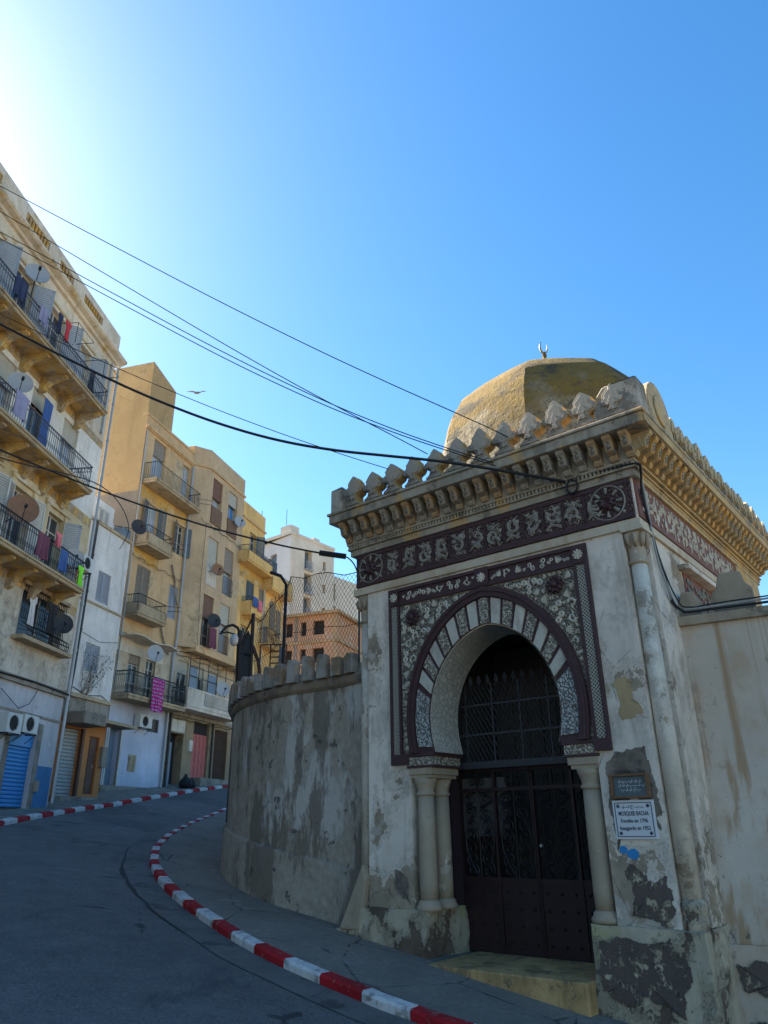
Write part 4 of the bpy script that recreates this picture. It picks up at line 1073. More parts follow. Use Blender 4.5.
def louvres(b, x0, x1, z0, z1, y, th=.03, step=.075):
    b.box(x0, x0+.05, y-th, y, z0, z1); b.box(x1-.05, x1, y-th, y, z0, z1); b.box(x0, x1, y-th, y, z0, z0+.07); b.box(x0, x1, y-th, y, z1-.06, z1)
    z = z0+.08
    while z < z1-.08: b.add([(x0+.04, y-th+.004, z), (x1-.04, y-th+.004, z), (x1-.04, y-.004, z+step*.8), (x0+.04, y-.004, z+step*.8)], [(0, 1, 2, 3)]); z += step
def window(par, F, x0, x1, z0, z1, kind, y=0, rev=.2, shut='shut', glass='glass', frame='frame', drop=.4, tilt=0):
    yb = y+rev-.03
    b = MB(F)
    if kind in ('closed',):
        xm = (x0+x1)/2; louvres(b, x0+.01, xm-.005, z0+.01, z1-.01, y+.06); louvres(b, xm+.005, x1-.01, z0+.01, z1-.01, y+.06)
        b.box(x0, x1, y+.07, y+.08, z0, z1)
        o = b.build('window', shut, par); return o
    f = .05
    b.box(x0, x0+f, yb-.05, yb, z0, z1); b.box(x1-f, x1, yb-.05, yb, z0, z1); b.box(x0, x1, yb-.05, yb, z1-f, z1); b.box(x0, x1, yb-.05, yb, z0, z0+f)
    b.box((x0+x1)/2-.03, (x0+x1)/2+.03, yb-.055, yb, z0, z1)
    if z1-z0 > 1.5: b.box(x0, x1, yb-.045, yb, z0+(z1-z0)*.76, z0+(z1-z0)*.76+.04); b.box(x0, x1, yb-.04, yb, z0+.6, z0+.64)
    o = b.build('window', frame, par)
    b = MB(F); b.box(x0+.02, x1-.02, yb-.02, yb-.008, z0+.02, z1-.02); b.build('pane', glass, o)
    if kind == 'open':     # leaves folded back against the wall, slightly off it
        b = MB(F); w = (x1-x0)/2+.02
        for sg, xe in ((-1, x0), (1, x1)):
            q = MB(F); louvres(q, 0, w, z0+.02, z1-.02, 0); ang = sg*radians(14+tilt)
            for v in q.v:
                if sg == -1: vx, vy = -v.x, v.y
                else: vx, vy = v.x, v.y
                b_a = ang*1.0; nx_ = vx*cos(b_a)+0; ny_ = -abs(vx)*sin(abs(b_a)); v.x = xe+nx_; v.y = y-.03+vy+ny_
            b.add(q.v, q.f)
        b.build('shutter', shut, o)
    if kind == 'half':     # one leaf standing half open
        b = MB(F); q = MB(F); louvres(q, 0, (x1-x0)/2+.05, z0+.02, z1-.02, 0)
        for v in q.v: a = radians(50); vx = v.x; v.x = x1+vx*cos(a)-v.y*sin(a); v.y = y-.01-vx*sin(a)+v.y*cos(a)
        b.add(q.v, q.f); b.build('shutter', shut, o)
    if kind == 'roller':
        b = MB(F); zc = z1-(z1-z0)*drop; z = zc
        while z < z1: b.prism([(y+.07, z), (y+.085, z+.03), (y+.07, min(z+.06, z1))], x0+.02, x1-.02, 'x'); z += .06
        b.box(x0+.01, x1-.01, y+.086, y+.095, zc, z1)
        b.build('roller_blind', shut, o)
    return o
def railing(par, F, path, z0, h, mat, step=.11, circ=True, dense=.009, name='railing'):
    """path: plan points in facade coordinates"""
    b = MB(F); top = z0+h
    for z, r in ((top, .022), (z0+.06, .012)) + (((top-.16, .010),) if circ else ()):
        b.tube([(x, y, z) for x, y in path], r, 4)
    P = resample(path, step)
    for i, (x, y) in enumerate(P):
        b.tube([(x, y, z0+.02), (x, y, top)], dense, 3)
        if circ and i < len(P)-1:
            x2, y2 = P[i+1]; cx, cy = (x+x2)/2, (y+y2)/2; d = math.dist((x, y), (x2, y2)) or 1; ux, uy = (x2-x)/d, (y2-y)/d
            b.tube([(cx+ux*.05*cos(a), cy+uy*.05*cos(a), top-.08+.06*sin(a)) for a in [i_*pi/4 for i_ in range(8)]], .006, 3, closed=True)
            b.tube([(x, y, z0+.18), (cx, cy, z0+.27), (x2, y2, z0+.18)], .006, 3)
            b.tube([(x, y, z0+.36), (cx, cy, z0+.27), (x2, y2, z0+.36)], .006, 3)
    return b.build(name, mat, par)
def balcony(par, F, x0, x1, z, depth, h=.95, y=0, smat='slab', rmat='rail', brk=0, bmat='yellowclean', th=.16, step=.11, circ=True, parapet=None):
    b = MB(F); b.box(x0, x1, y-depth, y+.02, z-th, z); b.box(x0-.03, x1+.03, y-depth-.04, y+.01, z-th*.45, z+.01)
    o = b.build('balcony', smat, par, bevel=.012)
    e = .05; path = [(x0+e, y-.02), (x0+e, y-depth+e), (x1-e, y-depth+e), (x1-e, y-.02)]
    if parapet:
        b = MB(F); b.box(x0, x1, y-depth, y-depth+.1, z, z+parapet); b.box(x0, x0+.1, y-depth, y, z, z+parapet); b.box(x1-.1, x1, y-depth, y, z, z+parapet); b.build('parapet', smat, o, bevel=.01)
        if h > parapet: railing(o, F, path, z+parapet-.02, h-parapet, rmat, step, circ)
    else: railing(o, F, path, z, h, rmat, step, circ)
    if brk:
        n = max(2, int((x1-x0)/brk)+1)
        for i in range(n):
            bx = x0+.18+(x1-x0-.36)*i/(n-1); b = MB(F); t = z-th
            P = [(y, t), (y-depth*.85, t), (y-depth*.85, t-.07), (y-depth*.6, t-.14), (y-depth*.35, t-.22), (y-depth*.22, t-.36), (y-depth*.16, t-.50), (y, t-.56)]
            b.prism(P, bx-.11, bx+.11, 'x'); b.prism([(p[0]-.02, p[1]-.02) for p in P[1:6]]+[(y-depth*.1, t-.3), (y-.05, t)], bx-.06, bx+.06, 'x'); b.build('bracket', bmat, o, bevel=.015)
    return o
def dish(F, x, y, z, r, label, mat='dishg', az=0, el=25, arm_to=None, group=None):
    t = thing('satellite_dish', F, x, y, z, label, 'satellite dish', group)
    Rm = Matrix.Rotation(radians(az), 3, 'Z') @ Matrix.Rotation(radians(90-el), 3, 'X')   # bowl axis local +z -> facing
    b = MB(F); b.smooth = True; vs = []; n = 20
    for i in range(6):
        rr = r*i/5
        for j in range(n): a = 2*pi*j/n; vs.append(Vector((rr*cos(a), rr*sin(a)*1.08, .18*r*(i/5)**2)))
    fs = [(i*n+j, i*n+(j+1) % n, (i+1)*n+(j+1) % n, (i+1)*n+j) for i in range(5) for j in range(n)]
    b.add([Vector((x, y, z))+Rm @ v for v in vs], fs); b.add([Vector((x, y, z))+Rm @ (v+Vector((0, 0, -.02))) for v in vs], [tuple(reversed(f)) for f in fs])
    b.build('reflector', mat, t)
    b = MB(F); c = Vector((x, y, z)); 
    b.tube([c+Rm @ Vector((0, -r, .1*r)), c+Rm @ Vector((0, -r*.35, r*.95))], .012, 4)
    b.obox(c+Rm @ Vector((0, -r*.3, r*1.0)), .07, .07, .12, Rm); b.build('feed_arm', 'pipebl', t)
    b = MB(F); b.tube([c+Rm @ Vector((0, 0, -.02)), c+Rm @ Vector((0, 0, -.15)), Vector(arm_to) if arm_to else Vector((x, 0.02, z-.15))], .018, 5); b.build('bracket', 'rail', t)
    return t
def acunit(F, x0, x1, y0, z0, z1, label, dep=.3, mat='acw'):
    t = thing('air_conditioner', F, (x0+x1)/2, y0, z0, label, 'air conditioner')
    b = MB(F); b.box(x0, x1, y0-dep, y0, z0, z1); b.build('casing', mat, t, bevel=.015)
    b = MB(F); cx, cz, r = x0+(x1-x0)*.42, (z0+z1)/2, (z1-z0)*.40
    for q in (1, .75, .5, .25): b.tube([(cx+r*q*cos(a), y0-dep-.012, cz+r*q*sin(a)) for a in [i*pi/8 for i in range(16)]], .006, 3, closed=True)
    for i in range(8): a = i*pi/4; b.tube([(cx, y0-dep-.012, cz), (cx+r*cos(a), y0-dep-.012, cz+r*sin(a))], .005, 3)
    b.build('fan_grille', 'rail', t)
    b = MB(F); b.add([(cx+r*.92*cos(i*pi/10), y0-dep-.004, cz+r*.92*sin(i*pi/10)) for i in range(20)], [tuple(range(20))]); b.build('fan_opening', 'dark', t)
    b = MB(F)
    for x in (x0+.08, x1-.08): b.box(x-.015, x+.015, y0-dep-.02, y0+.02, z0-.03, z0); b.tube([(x, y0, z0-.25), (x, y0-dep, z0-.03)], .012, 4)
    b.build('bracket', 'rail', t)
    return t
def cloth(F, x0, x1, y, z0, z1, mat, label, seed=1, name='laundry', cat='laundry', group=None, shape=None, kind_=None):
    R = random.Random(seed); b = MB(F); n, m = 22, 10; vs = []; b.smooth = True; p1, p2 = R.uniform(0, 6), R.uniform(2, 4)
    for k_ in (0, 1):
        for j in range(m+1):
            v = j/m
            for i in range(n+1):
                u = i/n; w = 1.0
                if shape == 'shirt': w = 1.0 if v > .72 else .62
                xx = (x0+x1)/2+(x1-x0)*(u-.5)*w*(1-.08*sin(v*3)); zz = z0+(z1-z0)*v-.02*sin(u*pi)*(1-v)+.012*sin(u*9+p1)*(1-v)
                vs.append((xx, y+(.045*sin(u*p2*4.2+p1)+.02*sin(u*23+p1*2))*(1.15-v)+.012*k_, zz+.03*abs(sin(u*6+p2))*(v-1)*.8))
    N = (n+1)*(m+1)
    fs = [(k_*N+j*(n+1)+i, k_*N+j*(n+1)+i+1, k_*N+(j+1)*(n+1)+i+1, k_*N+(j+1)*(n+1)+i) for k_ in (0, 1) for j in range(m) for i in range(n)]
    b.add(vs, fs); return b.build(name, mat, None, label, cat, group)
def pipe(par, F, pts, r, mat, name='drainpipe', joints=True):
    b = MB(F); b.tube(pts, r, 8)
    if joints:
        for a, c in zip(pts, pts[1:]):
            a, c = Vector(a), Vector(c); L = (c-a).length; n = int(L/1.6)
            for i in range(1, n+1): p = a.lerp(c, i/(n+1)); d = (c-a).normalized()*.04; b.tube([p-d, p+d], r*1.3, 8)
    return b.build(name, mat, par)
def ribbed(b, x0, x1, y, z0, z1, step=.11, d=.03):
    z = z0
    while z < z1-.01:
        zt = min(z+step, z1); b.prism([(y, z), (y-d, z+step*.25), (y-d, z+step*.6), (y, zt)], x0, x1, 'x'); z += step
    b.box(x0, x1, y, y+.03, z0, z1)
def panel_door(par, F, x0, x1, z0, z1, mat, y=.12, leaves=2, name='door', hmat='pipe'):
    b = MB(F); w = (x1-x0)/leaves
    for i in range(leaves):
        a, c = x0+i*w+.01, x0+(i+1)*w-.01; b.box(a, c, y, y+.04, z0, z1)
        for q0, q1 in ((.05, .30), (.34, .62), (.66, .95)):
            b.box(a+.08, c-.08, y-.02, y, z0+(z1-z0)*q0, z0+(z1-z0)*q1)
    o = b.build(name, mat, par, bevel=.006)
    b = MB(F); xm = (x0+x1)/2+.06; b.tube([(xm, y, (z0+z1)/2-.1), (xm, y-.05, (z0+z1)/2-.1), (xm, y-.05, (z0+z1)/2+.02)], .012, 5); b.build('handle', hmat, o)
    return o
# ------------------------------------------------------------------ building 1: five floors with balconies
F1 = Frame(-10.37, 23.84, 4.7)
b1 = thing('apartment_building', F1, -8, 5, .2, 'tall whitewashed apartment building with three long iron balconies at the left edge', 'building')
cols = [-2.25-1.93*i for i in range(13)]
H = []; D = []
for i, c in enumerate(cols):
    H.append((c-.50, c+.50, 13.32, 15.75)); D.append((c-.50, c+.50, 13.32, 15.75, 4, i))
    H.append((c-.50, c+.50, 10.22, 12.62)); D.append((c-.50, c+.50, 10.22, 12.62, 3, i))
    H.append((c-.50, c+.50, 6.98, 9.25)); D.append((c-.50, c+.50, 6.98, 9.25, 2, i))
H1 = [(-3.25, -.80, 5.12, 6.62), (-7.6, -5.2, 5.12, 6.62), (-12, -9.6, 5.12, 6.62)]
ground1 = [(-2.60, -1.20, .0, 2.95, .25), (-6.9, -5.0, -.5, 2.6, .25), (-10.9, -9, -1, 2.6, .25)]
b = MB(F1)
holes_wall(b, -26, 0, -6, 16.75, 0, H+H1+ground1, .25, mats=[(3.82, 4), (6.8, 3), (10.05, 2), (13.1, 1), (99, 0)])
b.mat(0)
for za, zb, mi_ in ((-6, 3.82, 4), (3.82, 6.8, 3), (6.8, 10.05, 2), (10.05, 13.1, 1), (13.1, 16.75, 0)):
    b.mat(mi_); b.quad((0, 0, za), (0, 10, za), (0, 10, zb), (0, 0, zb)); b.quad((-26, 0, za), (-26, 10, za), (-26, 10, zb), (-26, 0, zb))
b.mat(0); b.quad((-26, 10, -6), (0, 10, -6), (0, 10, 16.75), (-26, 10, 16.75)); b.quad((-26, 0, 16.74), (0, 0, 16.74), (0, 10, 16.74), (-26, 10, 16.74))
b.build('wall', ['b1top', 'b1w', 'b1y', 'b1g', 'b1b'], b1)
# parapet with little openings
b = MB(F1)
po = [(-6.75-.0, -5.35), (-4.65, -3.70), (-2.90, -1.45)]+[(-9.2-2.3*i, -8.1-2.3*i) for i in range(7)]
PH = [(a, c, 17.20, 17.62) for a, c in po]
holes_wall(b, -26, .05, 16.75, 17.9, -.02, PH, .2); holes_wall(b, -26, .05, 16.75, 17.9, .19, PH, .0)
b.quad((-26, -.02, 17.9), (.05, -.02, 17.9), (.05, .19, 17.9), (-26, .19, 17.9)); b.quad((.05, -.02, 16.75), (.05, .19, 16.75), (.05, .19, 17.9), (.05, -.02, 17.9))
b.build('parapet', 'b1top', b1)
b = MB(F1)
for a, c in po:
    n = int((c-a)/.17)
    for i in range(n): x = a+.1+i*(c-a-.2)/(n-1); b.lathe([(.03, 17.2), (.055, 17.28), (.03, 17.40), (.05, 17.5), (.03, 17.62)], x, .03, 6, cap=False)
    b.box(a-.05, c+.05, -.045, -.02, 17.12, 17.20); b.box(a-.05, c+.05, .1, .18, 17.2, 17.62)
b.build('balusters', 'yellowclean', b1)
b = MB(F1); b.prism([(0, 16.5), (-.10, 16.52), (-.14, 16.60), (-.30, 16.66), (-.36, 16.72), (-.36, 16.80), (-.28, 16.84), (0, 16.86)], -26, .22, 'x'); b.build('cornice', 'b1top', b1)
# bands
b = MB(F1); b.box(-26, .04, -.10, 0, 3.84, 3.98); b.box(-26, .03, -.05, 0, 3.98, 4.05); b.box(-26, .05, -.03, 0, 3.05, 3.12); b.build('ledge', 'concrete', b1)
b = MB(F1)
for x0, x1, z0, z1, fl, i in D:
    if fl == 2: b.box(x0-.20, x0, -.05, 0, 7.0, 9.42); b.box(x1, x1+.20, -.05, 0, 7.0, 9.42); b.box(x0-.24, x1+.24, -.09, 0, 9.42, 9.55)
    if fl == 4 : b.box(x0-.18, x1+.18, -.05, 0, 15.88, 15.98)
b.split('surround', 'b1y', b1)
kinds4 = ['open', 'open', 'open']; R = random.Random(4)
for x0, x1, z0, z1, fl, i in D:
    if i > 7: continue
    if fl == 4: window(b1, F1, x0, x1, z0, z1, ('half', 'half', 'half')[i % 3], 0, .25, 'shut', 'glass' if i != 0 else 'curtain')
    if fl == 3: window(b1, F1, x0, x1, z0, z1, ('roller', 'roller', 'roller')[i % 3], 0, .25, 'roller', 'curtain' if i != 1 else 'glass', drop=(.28, .22, .35)[i % 3])
    if fl == 2: window(b1, F1, x0, x1, z0, z1, ('half', 'open', 'open')[i % 3], 0, .25, 'shut' if i == 0 else 'shutl', 'glass')
for x0, x1, z0, z1 in H1: window(b1, F1, x0, x1, z0, z1, 'glass', 0, .25, glass='glass')
# first-floor grille cage
for x0, x1, z0, z1 in H1[:2]:
    b = MB(F1)
    for i in range(23): x = x0+(x1-x0)*i/22; b.tube([(x, -.06, z1+.05), (x, -.06, z0+.55), (x, -.10, z0+.4), (x, -.30, z0+.28), (x, -.34, z0+.15), (x, -.30, z0+.02)], .012, 4)
    for z in (z0+.55, z0+1.0, z1): b.tube([(x0, -.06, z), (x1, -.06, z)], .013, 4)
    b.tube([(x0, -.34, z0+.15), (x1, -.34, z0+.15)], .02, 4); b.tube([(x0, -.30, z0+.02), (x1, -.30, z0+.02)], .02, 4)
    for i in range(9):
        cx = x0+.4+i*.2; 
    for t in range(3):
        cx = x0+.5+t*.75
        for a in range(8): b.tube([(cx, -.065, z0+.85), (cx+.3*cos(a*pi/4), -.065, z0+.85+.3*sin(a*pi/4))], .008, 3)
    b.build('window_grille', 'rail', b1)
b = MB(F1)
for x0, x1, z0, z1 in H1: b.box(x0-.22, x1+.22, -.38, .02, z0-.14, z0-.02); b.box(x0-.15, x1+.15, -.12, .02, z1+.02, z1+.14)
b.split('sill', 'slab', b1, bevel=.01)
# wavy balconies
def wave_balcony(x0, x1, z, dep, z_h, rmat, brk=1.0):
    o = balcony(b1, F1, x0, x1, z, dep, z_h, 0, 'slab', rmat, brk, 'soffit')
    return o
wave_balcony(-24, -1.87, 13.28, .95, .78, 'railb', 1.15)
wave_balcony(-24, -2.06, 10.18, .95, .82, 'railb', 1.15)
wave_balcony(-24, -1.60, 6.95, .95, .86, 'rail', 1.15)
# yellow soffit paint just under each balcony
b = MB(F1)
for z, xe in ((13.12, -1.92), (10.02, -2.1), (6.79, -1.65)): b.box(-24, xe, -.93, 0, z-.012, z-.002); b.box(-24, -.05, -.012, 0, z-.30, z-.01)
b.build('soffit_paint', 'soffit', b1)
pipe(b1, F1, [(.10, -.08, 16.4), (.10, -.08, .7)], .055, 'pipe')
pipe(b1, F1, [(-.35, -.06, 16.4), (-.35, -.06, 13.3)], .03, 'pipe')
b = MB(F1); ribbed(b, -2.60, -1.20, .16, .55, 2.20); b.build('shop_shutter', 'bluesh', b1)
b = MB(F1); b.box(-2.60, -1.20, .10, .24, 2.20, 2.52); b.build('shutter_box', 'bluesh', b1)
for g_ in ground1[1:]:
    b = MB(F1); ribbed(b, g_[0], g_[1], .16, g_[2]-1, g_[3]); b.build('shop_shutter', 'metalsh', b1)
b = MB(F1); b.box(-1.18, -.95, -.02, .0, .2, 2.9); b.box(-2.85, -2.62, -.02, 0, .1, 2.9); b.split('door_surround', 'concrete', b1)
b = MB(F1); b.box(-.93, -.08, -.015, 0, .2, 1.72); b.build('skirting', 'blueskirt', b1)
b = MB(F1); b.box(-1.0, -.82, -.10, 0, 1.0, 1.3); b.build('meter_box', 'concrete', b1)
b = MB(F1); b.tube([(-3.6, -.1, 3.55), (-2.6, -.1, 3.15), (-2.1, -.1, 3.35), (-1.75, -.1, 3.8)], .012, 4); b.tube([(-8, -.12, 4.02), (-4, -.12, 3.95), (-2, -.12, 3.99), (.05, -.12, 3.95)], .03, 5); b.build('wall_cable', 'wire', b1)
acunit(F1, -3.42, -2.70, -.05, 2.42, 2.95, 'air conditioner left of the blue shutter, the darker of the pair')
acunit(F1, -2.62, -1.85, -.05, 2.50, 3.0, 'white air conditioner directly above the blue shutter')
dish(F1, -7.0, -.95, 14.85, 0.34, 'pale satellite dish on the top balcony of the tall left building', az=-48, el=12, arm_to=(-7.0, -.9, 14.0))
dish(F1, -6.15, -.55, 11.7, 0.34, 'grey satellite dish beside the third floor balcony, left of the dark window', az=-48, el=12, arm_to=(-6.9, -.02, 11.4))
dish(F1, -4.9, -.55, 8.30, 0.43, 'large rusty brown satellite dish in the second floor balcony', 'dishr', az=-48, el=12, arm_to=(-4.9, -.02, 7.9))
dish(F1, -1.75, -.55, 7.95, 0.31, 'grey dish at the right end of the second floor balcony under the air conditioner', az=-48, el=12, arm_to=(-1.6, -.02, 7.7))
dish(F1, -1.9, -.62, 5.75, 0.30, 'black satellite dish on the barred first floor window', 'dishd', az=-48, el=12, arm_to=(-1.9, -.08, 5.6))
acunit(F1, -.85, -.15, -.1, 7.95, 8.45, 'air conditioner beside the drainpipe at the end of the second floor balcony')
cloth(F1, -2.05, -1.72, -.93, 6.98, 7.62, 'c_green', 'bright green cloth hanging on the second floor railing', 5, shape='shirt')
cloth(F1, -3.75, -3.35, -.98, 7.72, 8.1, 'c_pink', 'pink cloth on the second floor railing', 6, shape='shirt')
cloth(F1, -3.2, -2.8, -.93, 7.1, 7.75, 'c_blue', 'dark blue cloth hanging on the second floor railing beside the pink one', 7)
cloth(F1, -4.5, -3.9, -.93, 7.1, 7.8, 'c_maroon', 'maroon blanket hanging on the second floor railing', 8)
cloth(F1, -4.45, -3.95, -.3, 10.6, 12.3, 'c_blue', 'long blue curtain hanging at the third floor window', 9, name='curtain', cat='curtain')
cloth(F1, -5.1, -4.75, -.9, 14.05, 14.75, 'c_red', 'red garment hanging on the top balcony', 10, shape='shirt')
cloth(F1, -5.5, -5.25, -.9, 14.0, 14.7, 'c_navy', 'navy garment hanging on the top balcony left of the red one', 13, shape='shirt')
cloth(F1, -7.9, -7.3, -1.0, 13.5, 14.15, 'c_navy', 'dark sheet hanging over the left end of the top balcony railing', 11)
cloth(F1, -6.6, -6.2, -1.0, 13.6, 14.15, 'c_lilac', 'pale lilac cloth over the top balcony railing', 12)
cloth(F1, -3.0, -2.7, -.8, 13.4, 14.3, 'c_black', 'narrow black cloth near the right end of the top balcony', 14)
cloth(F1, -6.9, -6.2, -1.0, 10.35, 11.05, 'c_lilac', 'lilac sheet on the third floor railing', 15)
cloth(F1, -2.55, -1.95, -.45, 5.4, 6.3, 'c_black', 'black garment behind the window bars', 16, shape='shirt')
cloth(F1, -3.05, -2.65, -.12, 5.5, 6.4, 'c_whitec', 'white garment hanging in the barred window', 17, shape='shirt')
for i, (x, z) in enumerate(((-3.9, 15.05), (-1.9, 15.0))):
    b = MB(F1); b.tube([(x-.6, -.03, z), (x-.6, -.95, z), (x+.5, -.95, z), (x+.5, -.03, z)], .014, 4); b.tube([(x-.6, -.95, z), (x-.6, -.95, z-.8)], .012, 4); b.build('drying_rack', 'rail', b1)
b = MB(F1); b.tube([(-8.2, -.05, 15.3)]+[(-8.2+.4*t, -.1, 15.3+.5*sin(pi*t)) for t in (.2, .5, .8)]+[(-7.6, -.05, 14.6)], .012, 4); b.build('wall_cable', 'wire', b1)
# ------------------------------------------------------------------ building 2: narrow white house
F2 = Frame(-11.0, 26.7, 12)
b2 = thing('narrow_house', F2, .5, 4, .6, 'narrow white two storey house with closed shutters above an orange shopfront', 'house')
b = MB(F2)
hw = [(-.02, .84, 7.93, 9.13), (-.16, .76, 5.28, 6.30), (-.70, .27, .9, 3.22, .12), (.90, 1.50, 1.1, 3.07, .10)]
holes_wall(b, -3, 1.87, -.5, 10.93, 0, hw, .18, mats=[(3.6, 1), (4.30, 2), (99, 0)])
b.mat(0); b.quad((1.87, 0, -.5), (1.87, 8, -.5), (1.87, 8, 10.93), (1.87, 0, 10.93)); b.quad((-3, 0, 10.93), (1.87, 0, 10.93), (1.87, 8, 10.93), (-3, 8, 10.93)); b.quad((-3, 0, -.5), (-3, 8, -.5), (-3, 8, 10.93), (-3, 0, 10.93)); b.quad((-3, 8, -.5), (1.87, 8, -.5), (1.87, 8, 10.93), (-3, 8, 10.93))
b.build('wall', ['b2w', 'ochre', 'concrete'], b2)
for h_ in hw[:2]: window(b2, F2, *h_[:4], 'closed', 0, .18, 'shut')
b = MB(F2); b.box(-3, 1.90, -.07, 0, 10.86, 10.99); b.box(-3, 1.88, -.05, 0, 7.74, 7.82); b.box(-3, 1.9, -.08, 0, 4.28, 4.42); b.split('ledge', 'slab', b2)
b = MB(F2); b.box(-1.6, .95, .35, 3, 10.93, 12.1); b.prism([(.95, 10.93), (1.55, 10.93), (1.5, 11.3), (.95, 11.9)], .5, 3); b.build('roof_hut', 'b2w', b2)
window(b2, F2, -.12, .62, 11.12, 11.80, 'closed', .28, .1, 'shutl')
b = MB(F2); b.box(1.3, 1.85, .05, .6, 10.95, 11.45); b.build('roof_tank', 'bluedoor', b2)
b = MB(F2); b.box(-.70, .27, .12, .14, .9, 3.22); ribbed(b, -.70, .27, .10, .95, 3.22, .12); b.build('shop_shutter', 'metalsh', b2)
panel_door(b2, F2, .92, 1.48, 1.12, 3.05, 'brownd', .06, 1)
b = MB(F2); b.box(.28, .40, -.12, .05, .9, 3.25); b.build('door_post', 'brownd', b2)
b = MB(F2); b.box(-.85, .50, -.85, .02, 3.30, 3.72); b.build('canopy', 'concrete', b2, bevel=.04)
b = MB(F2); b.box(.50, 2.95, -.65, .02, 3.50, 3.62); b.build('canopy', 'slab', b2)
b = MB(F2); b.box(-.9, 2.0, -.12, 0, .6, 1.0); b.build('doorstep', 'concrete', b2)
b = MB(F2); b.box(1.62, 1.95, -.14, 0, 2.05, 2.75); b.build('meter_box', 'concrete', b2)
pipe(b2, F2, [(-.72, -.12, 10.9), (-.80, -.12, 5.2), (-.86, -.12, 4.4), (-.92, -.12, .8)], .05, 'pipebl')
dish(F2, 1.75, -.35, 11.55, 0.33, 'black satellite dish at the roof edge of the narrow white house', 'dishd', az=-38, el=12, arm_to=(1.0, .3, 11.4))
# creeper stems on the wall
vine = MB(F2); lv = MB(F2); R = random.Random(31)
for i in range(9):
    x = .1+R.uniform(-.2, .3); z = 4.45; pts = [(x, -.03, z)]; dx = R.uniform(.3, 1.4)/8*R.choice((1, 1, 1, -.4))
    for t in range(9): x += dx+R.uniform(-.05, .06); z += R.uniform(.08, .28); pts.append((min(x, 1.8), -.03-R.uniform(0, .05), z))
    vine.tube(pts, [.012-.001*q for q in range(10)], 4)
    for p in pts[2:]:
        for _ in range(4):
            q = Vector(p)+Vector((R.uniform(-.16, .16), R.uniform(-.08, .02), R.uniform(-.14, .14))); s_ = R.uniform(.03, .07); a = R.uniform(0, 6)
            lv.add([q, q+Vector((s_*cos(a), -.02, s_*sin(a))), q+Vector((s_*cos(a)-s_*.5*sin(a), -.03, s_*sin(a)+s_*.5*cos(a))), q+Vector((-s_*.4*sin(a), -.01, s_*.4*cos(a)))], [(0, 1, 2, 3)])
vt = thing('climbing_plant', F2, .3, -.04, 4.4, 'sparse climbing plant on the wall of the narrow white house', 'plant')
vine.build('stems', 'wood', vt); lv.build('leaves', 'leaf', vt)
# ------------------------------------------------------------------ building 3a: yellow block with gable
F3 = Frame(-11.0, 31.6, 16)
b3 = thing('apartment_building', F3, 1, 5, 1.2, 'ochre yellow apartment block with a tall windowless gable and small iron balconies', 'building')
XE = 3.22
w3 = [(-.36, .68, 15.02, 17.42), (2.30, 2.98, 15.6, 17.3), (-.28, .62, 11.85, 14.05), (2.25, 3.0, 12.42, 14.0), (-.50, .55, 8.60, 10.92), (2.22, 2.96, 9.15, 10.78), (-.30, .55, 5.1, 6.9), (1.0, 1.75, 5.1, 6.9)]
g3 = [(-.98, -.18, 1.35, 3.72, .35), (1.60, 2.50, 3.86, 4.42, .12)]
b = MB(F3); holes_wall(b, -1.15, XE, -.5, 18.35, 0, w3+g3, .2, mats=[(4.95, 1), (7.7, 2), (99, 0)])
b.build('wall', ['b3', 'paleblue', 'b3f'], b3)
b = MB(F3)
b.mat(1); b.quad((-1.15, 0, -.5), (-1.15, 12, -.5), (-1.15, 12, 14.3), (-1.15, 0, 14.3)); b.mat(0); b.quad((-1.15, 0, 14.3), (-1.15, 12, 14.3), (-1.15, 12, 18.35), (-1.15, 0, 18.35))
b.quad((XE, 0, -.5), (XE, 12, -.5), (XE, 12, 18.35), (XE, 0, 18.35)); b.quad((-1.15, 12, -.5), (XE, 12, -.5), (XE, 12, 18.35), (-1.15, 12, 18.35)); b.quad((-1.15, 0, 18.35), (XE, 0, 18.35), (XE, 12, 18.35), (-1.15, 12, 18.35))
b.build('gable_wall', ['b3s', 'b3g'], b3)
b = MB(F3); b.prism([(-1.15, 18.35), (.98, 18.35), (.98, 20.85), (-1.15, 21.35)], .02, 5.0); b.build('stair_tower', 'b3s', b3)
b = MB(F3); b.box(-1.22, 1.0, -.03, 5.05, 21.36, 21.40); b.f = []; b.v = []; b.mi = []; b.sm = []
b.box(-1.2, XE, -.14, .02, 17.62, 17.76); b.box(-1.2, XE, -.08, .02, 17.56, 17.62); b.box(-1.18, XE, -.05, .25, 18.30, 18.42); b.build('cornice', 'b3', b3)
window(b3, F3, *w3[0], 'roller', 0, .2, 'shutb', 'curtain', drop=.35); window(b3, F3, *w3[1], 'glass', 0, .2, glass='curtain')
window(b3, F3, *w3[2], 'open', 0, .2, 'shutd', 'curtain'); window(b3, F3, *w3[3], 'open', 0, .2, 'shutd', 'glass', tilt=10)
window(b3, F3, *w3[4], 'closed', 0, .2, 'shutb'); window(b3, F3, *w3[5], 'closed', 0, .2, 'shut')
window(b3, F3, *w3[6], 'roller', 0, .2, 'shutb', 'glass', drop=.2); window(b3, F3, *w3[7], 'glass', 0, .2)
balcony(b3, F3, -.95, 3.10, 14.95, .75, .85, 0, 'slab', 'rail', 0, circ=False, th=.22)
balcony(b3, F3, -.95, 1.05, 11.80, .70, .80, 0, 'slab', 'rail', 0, parapet=.42, circ=False, th=.2)
balcony(b3, F3, -1.05, 1.15, 8.55, .70, .80, 0, 'slab', 'rail', 0, parapet=.38, circ=False, th=.2)
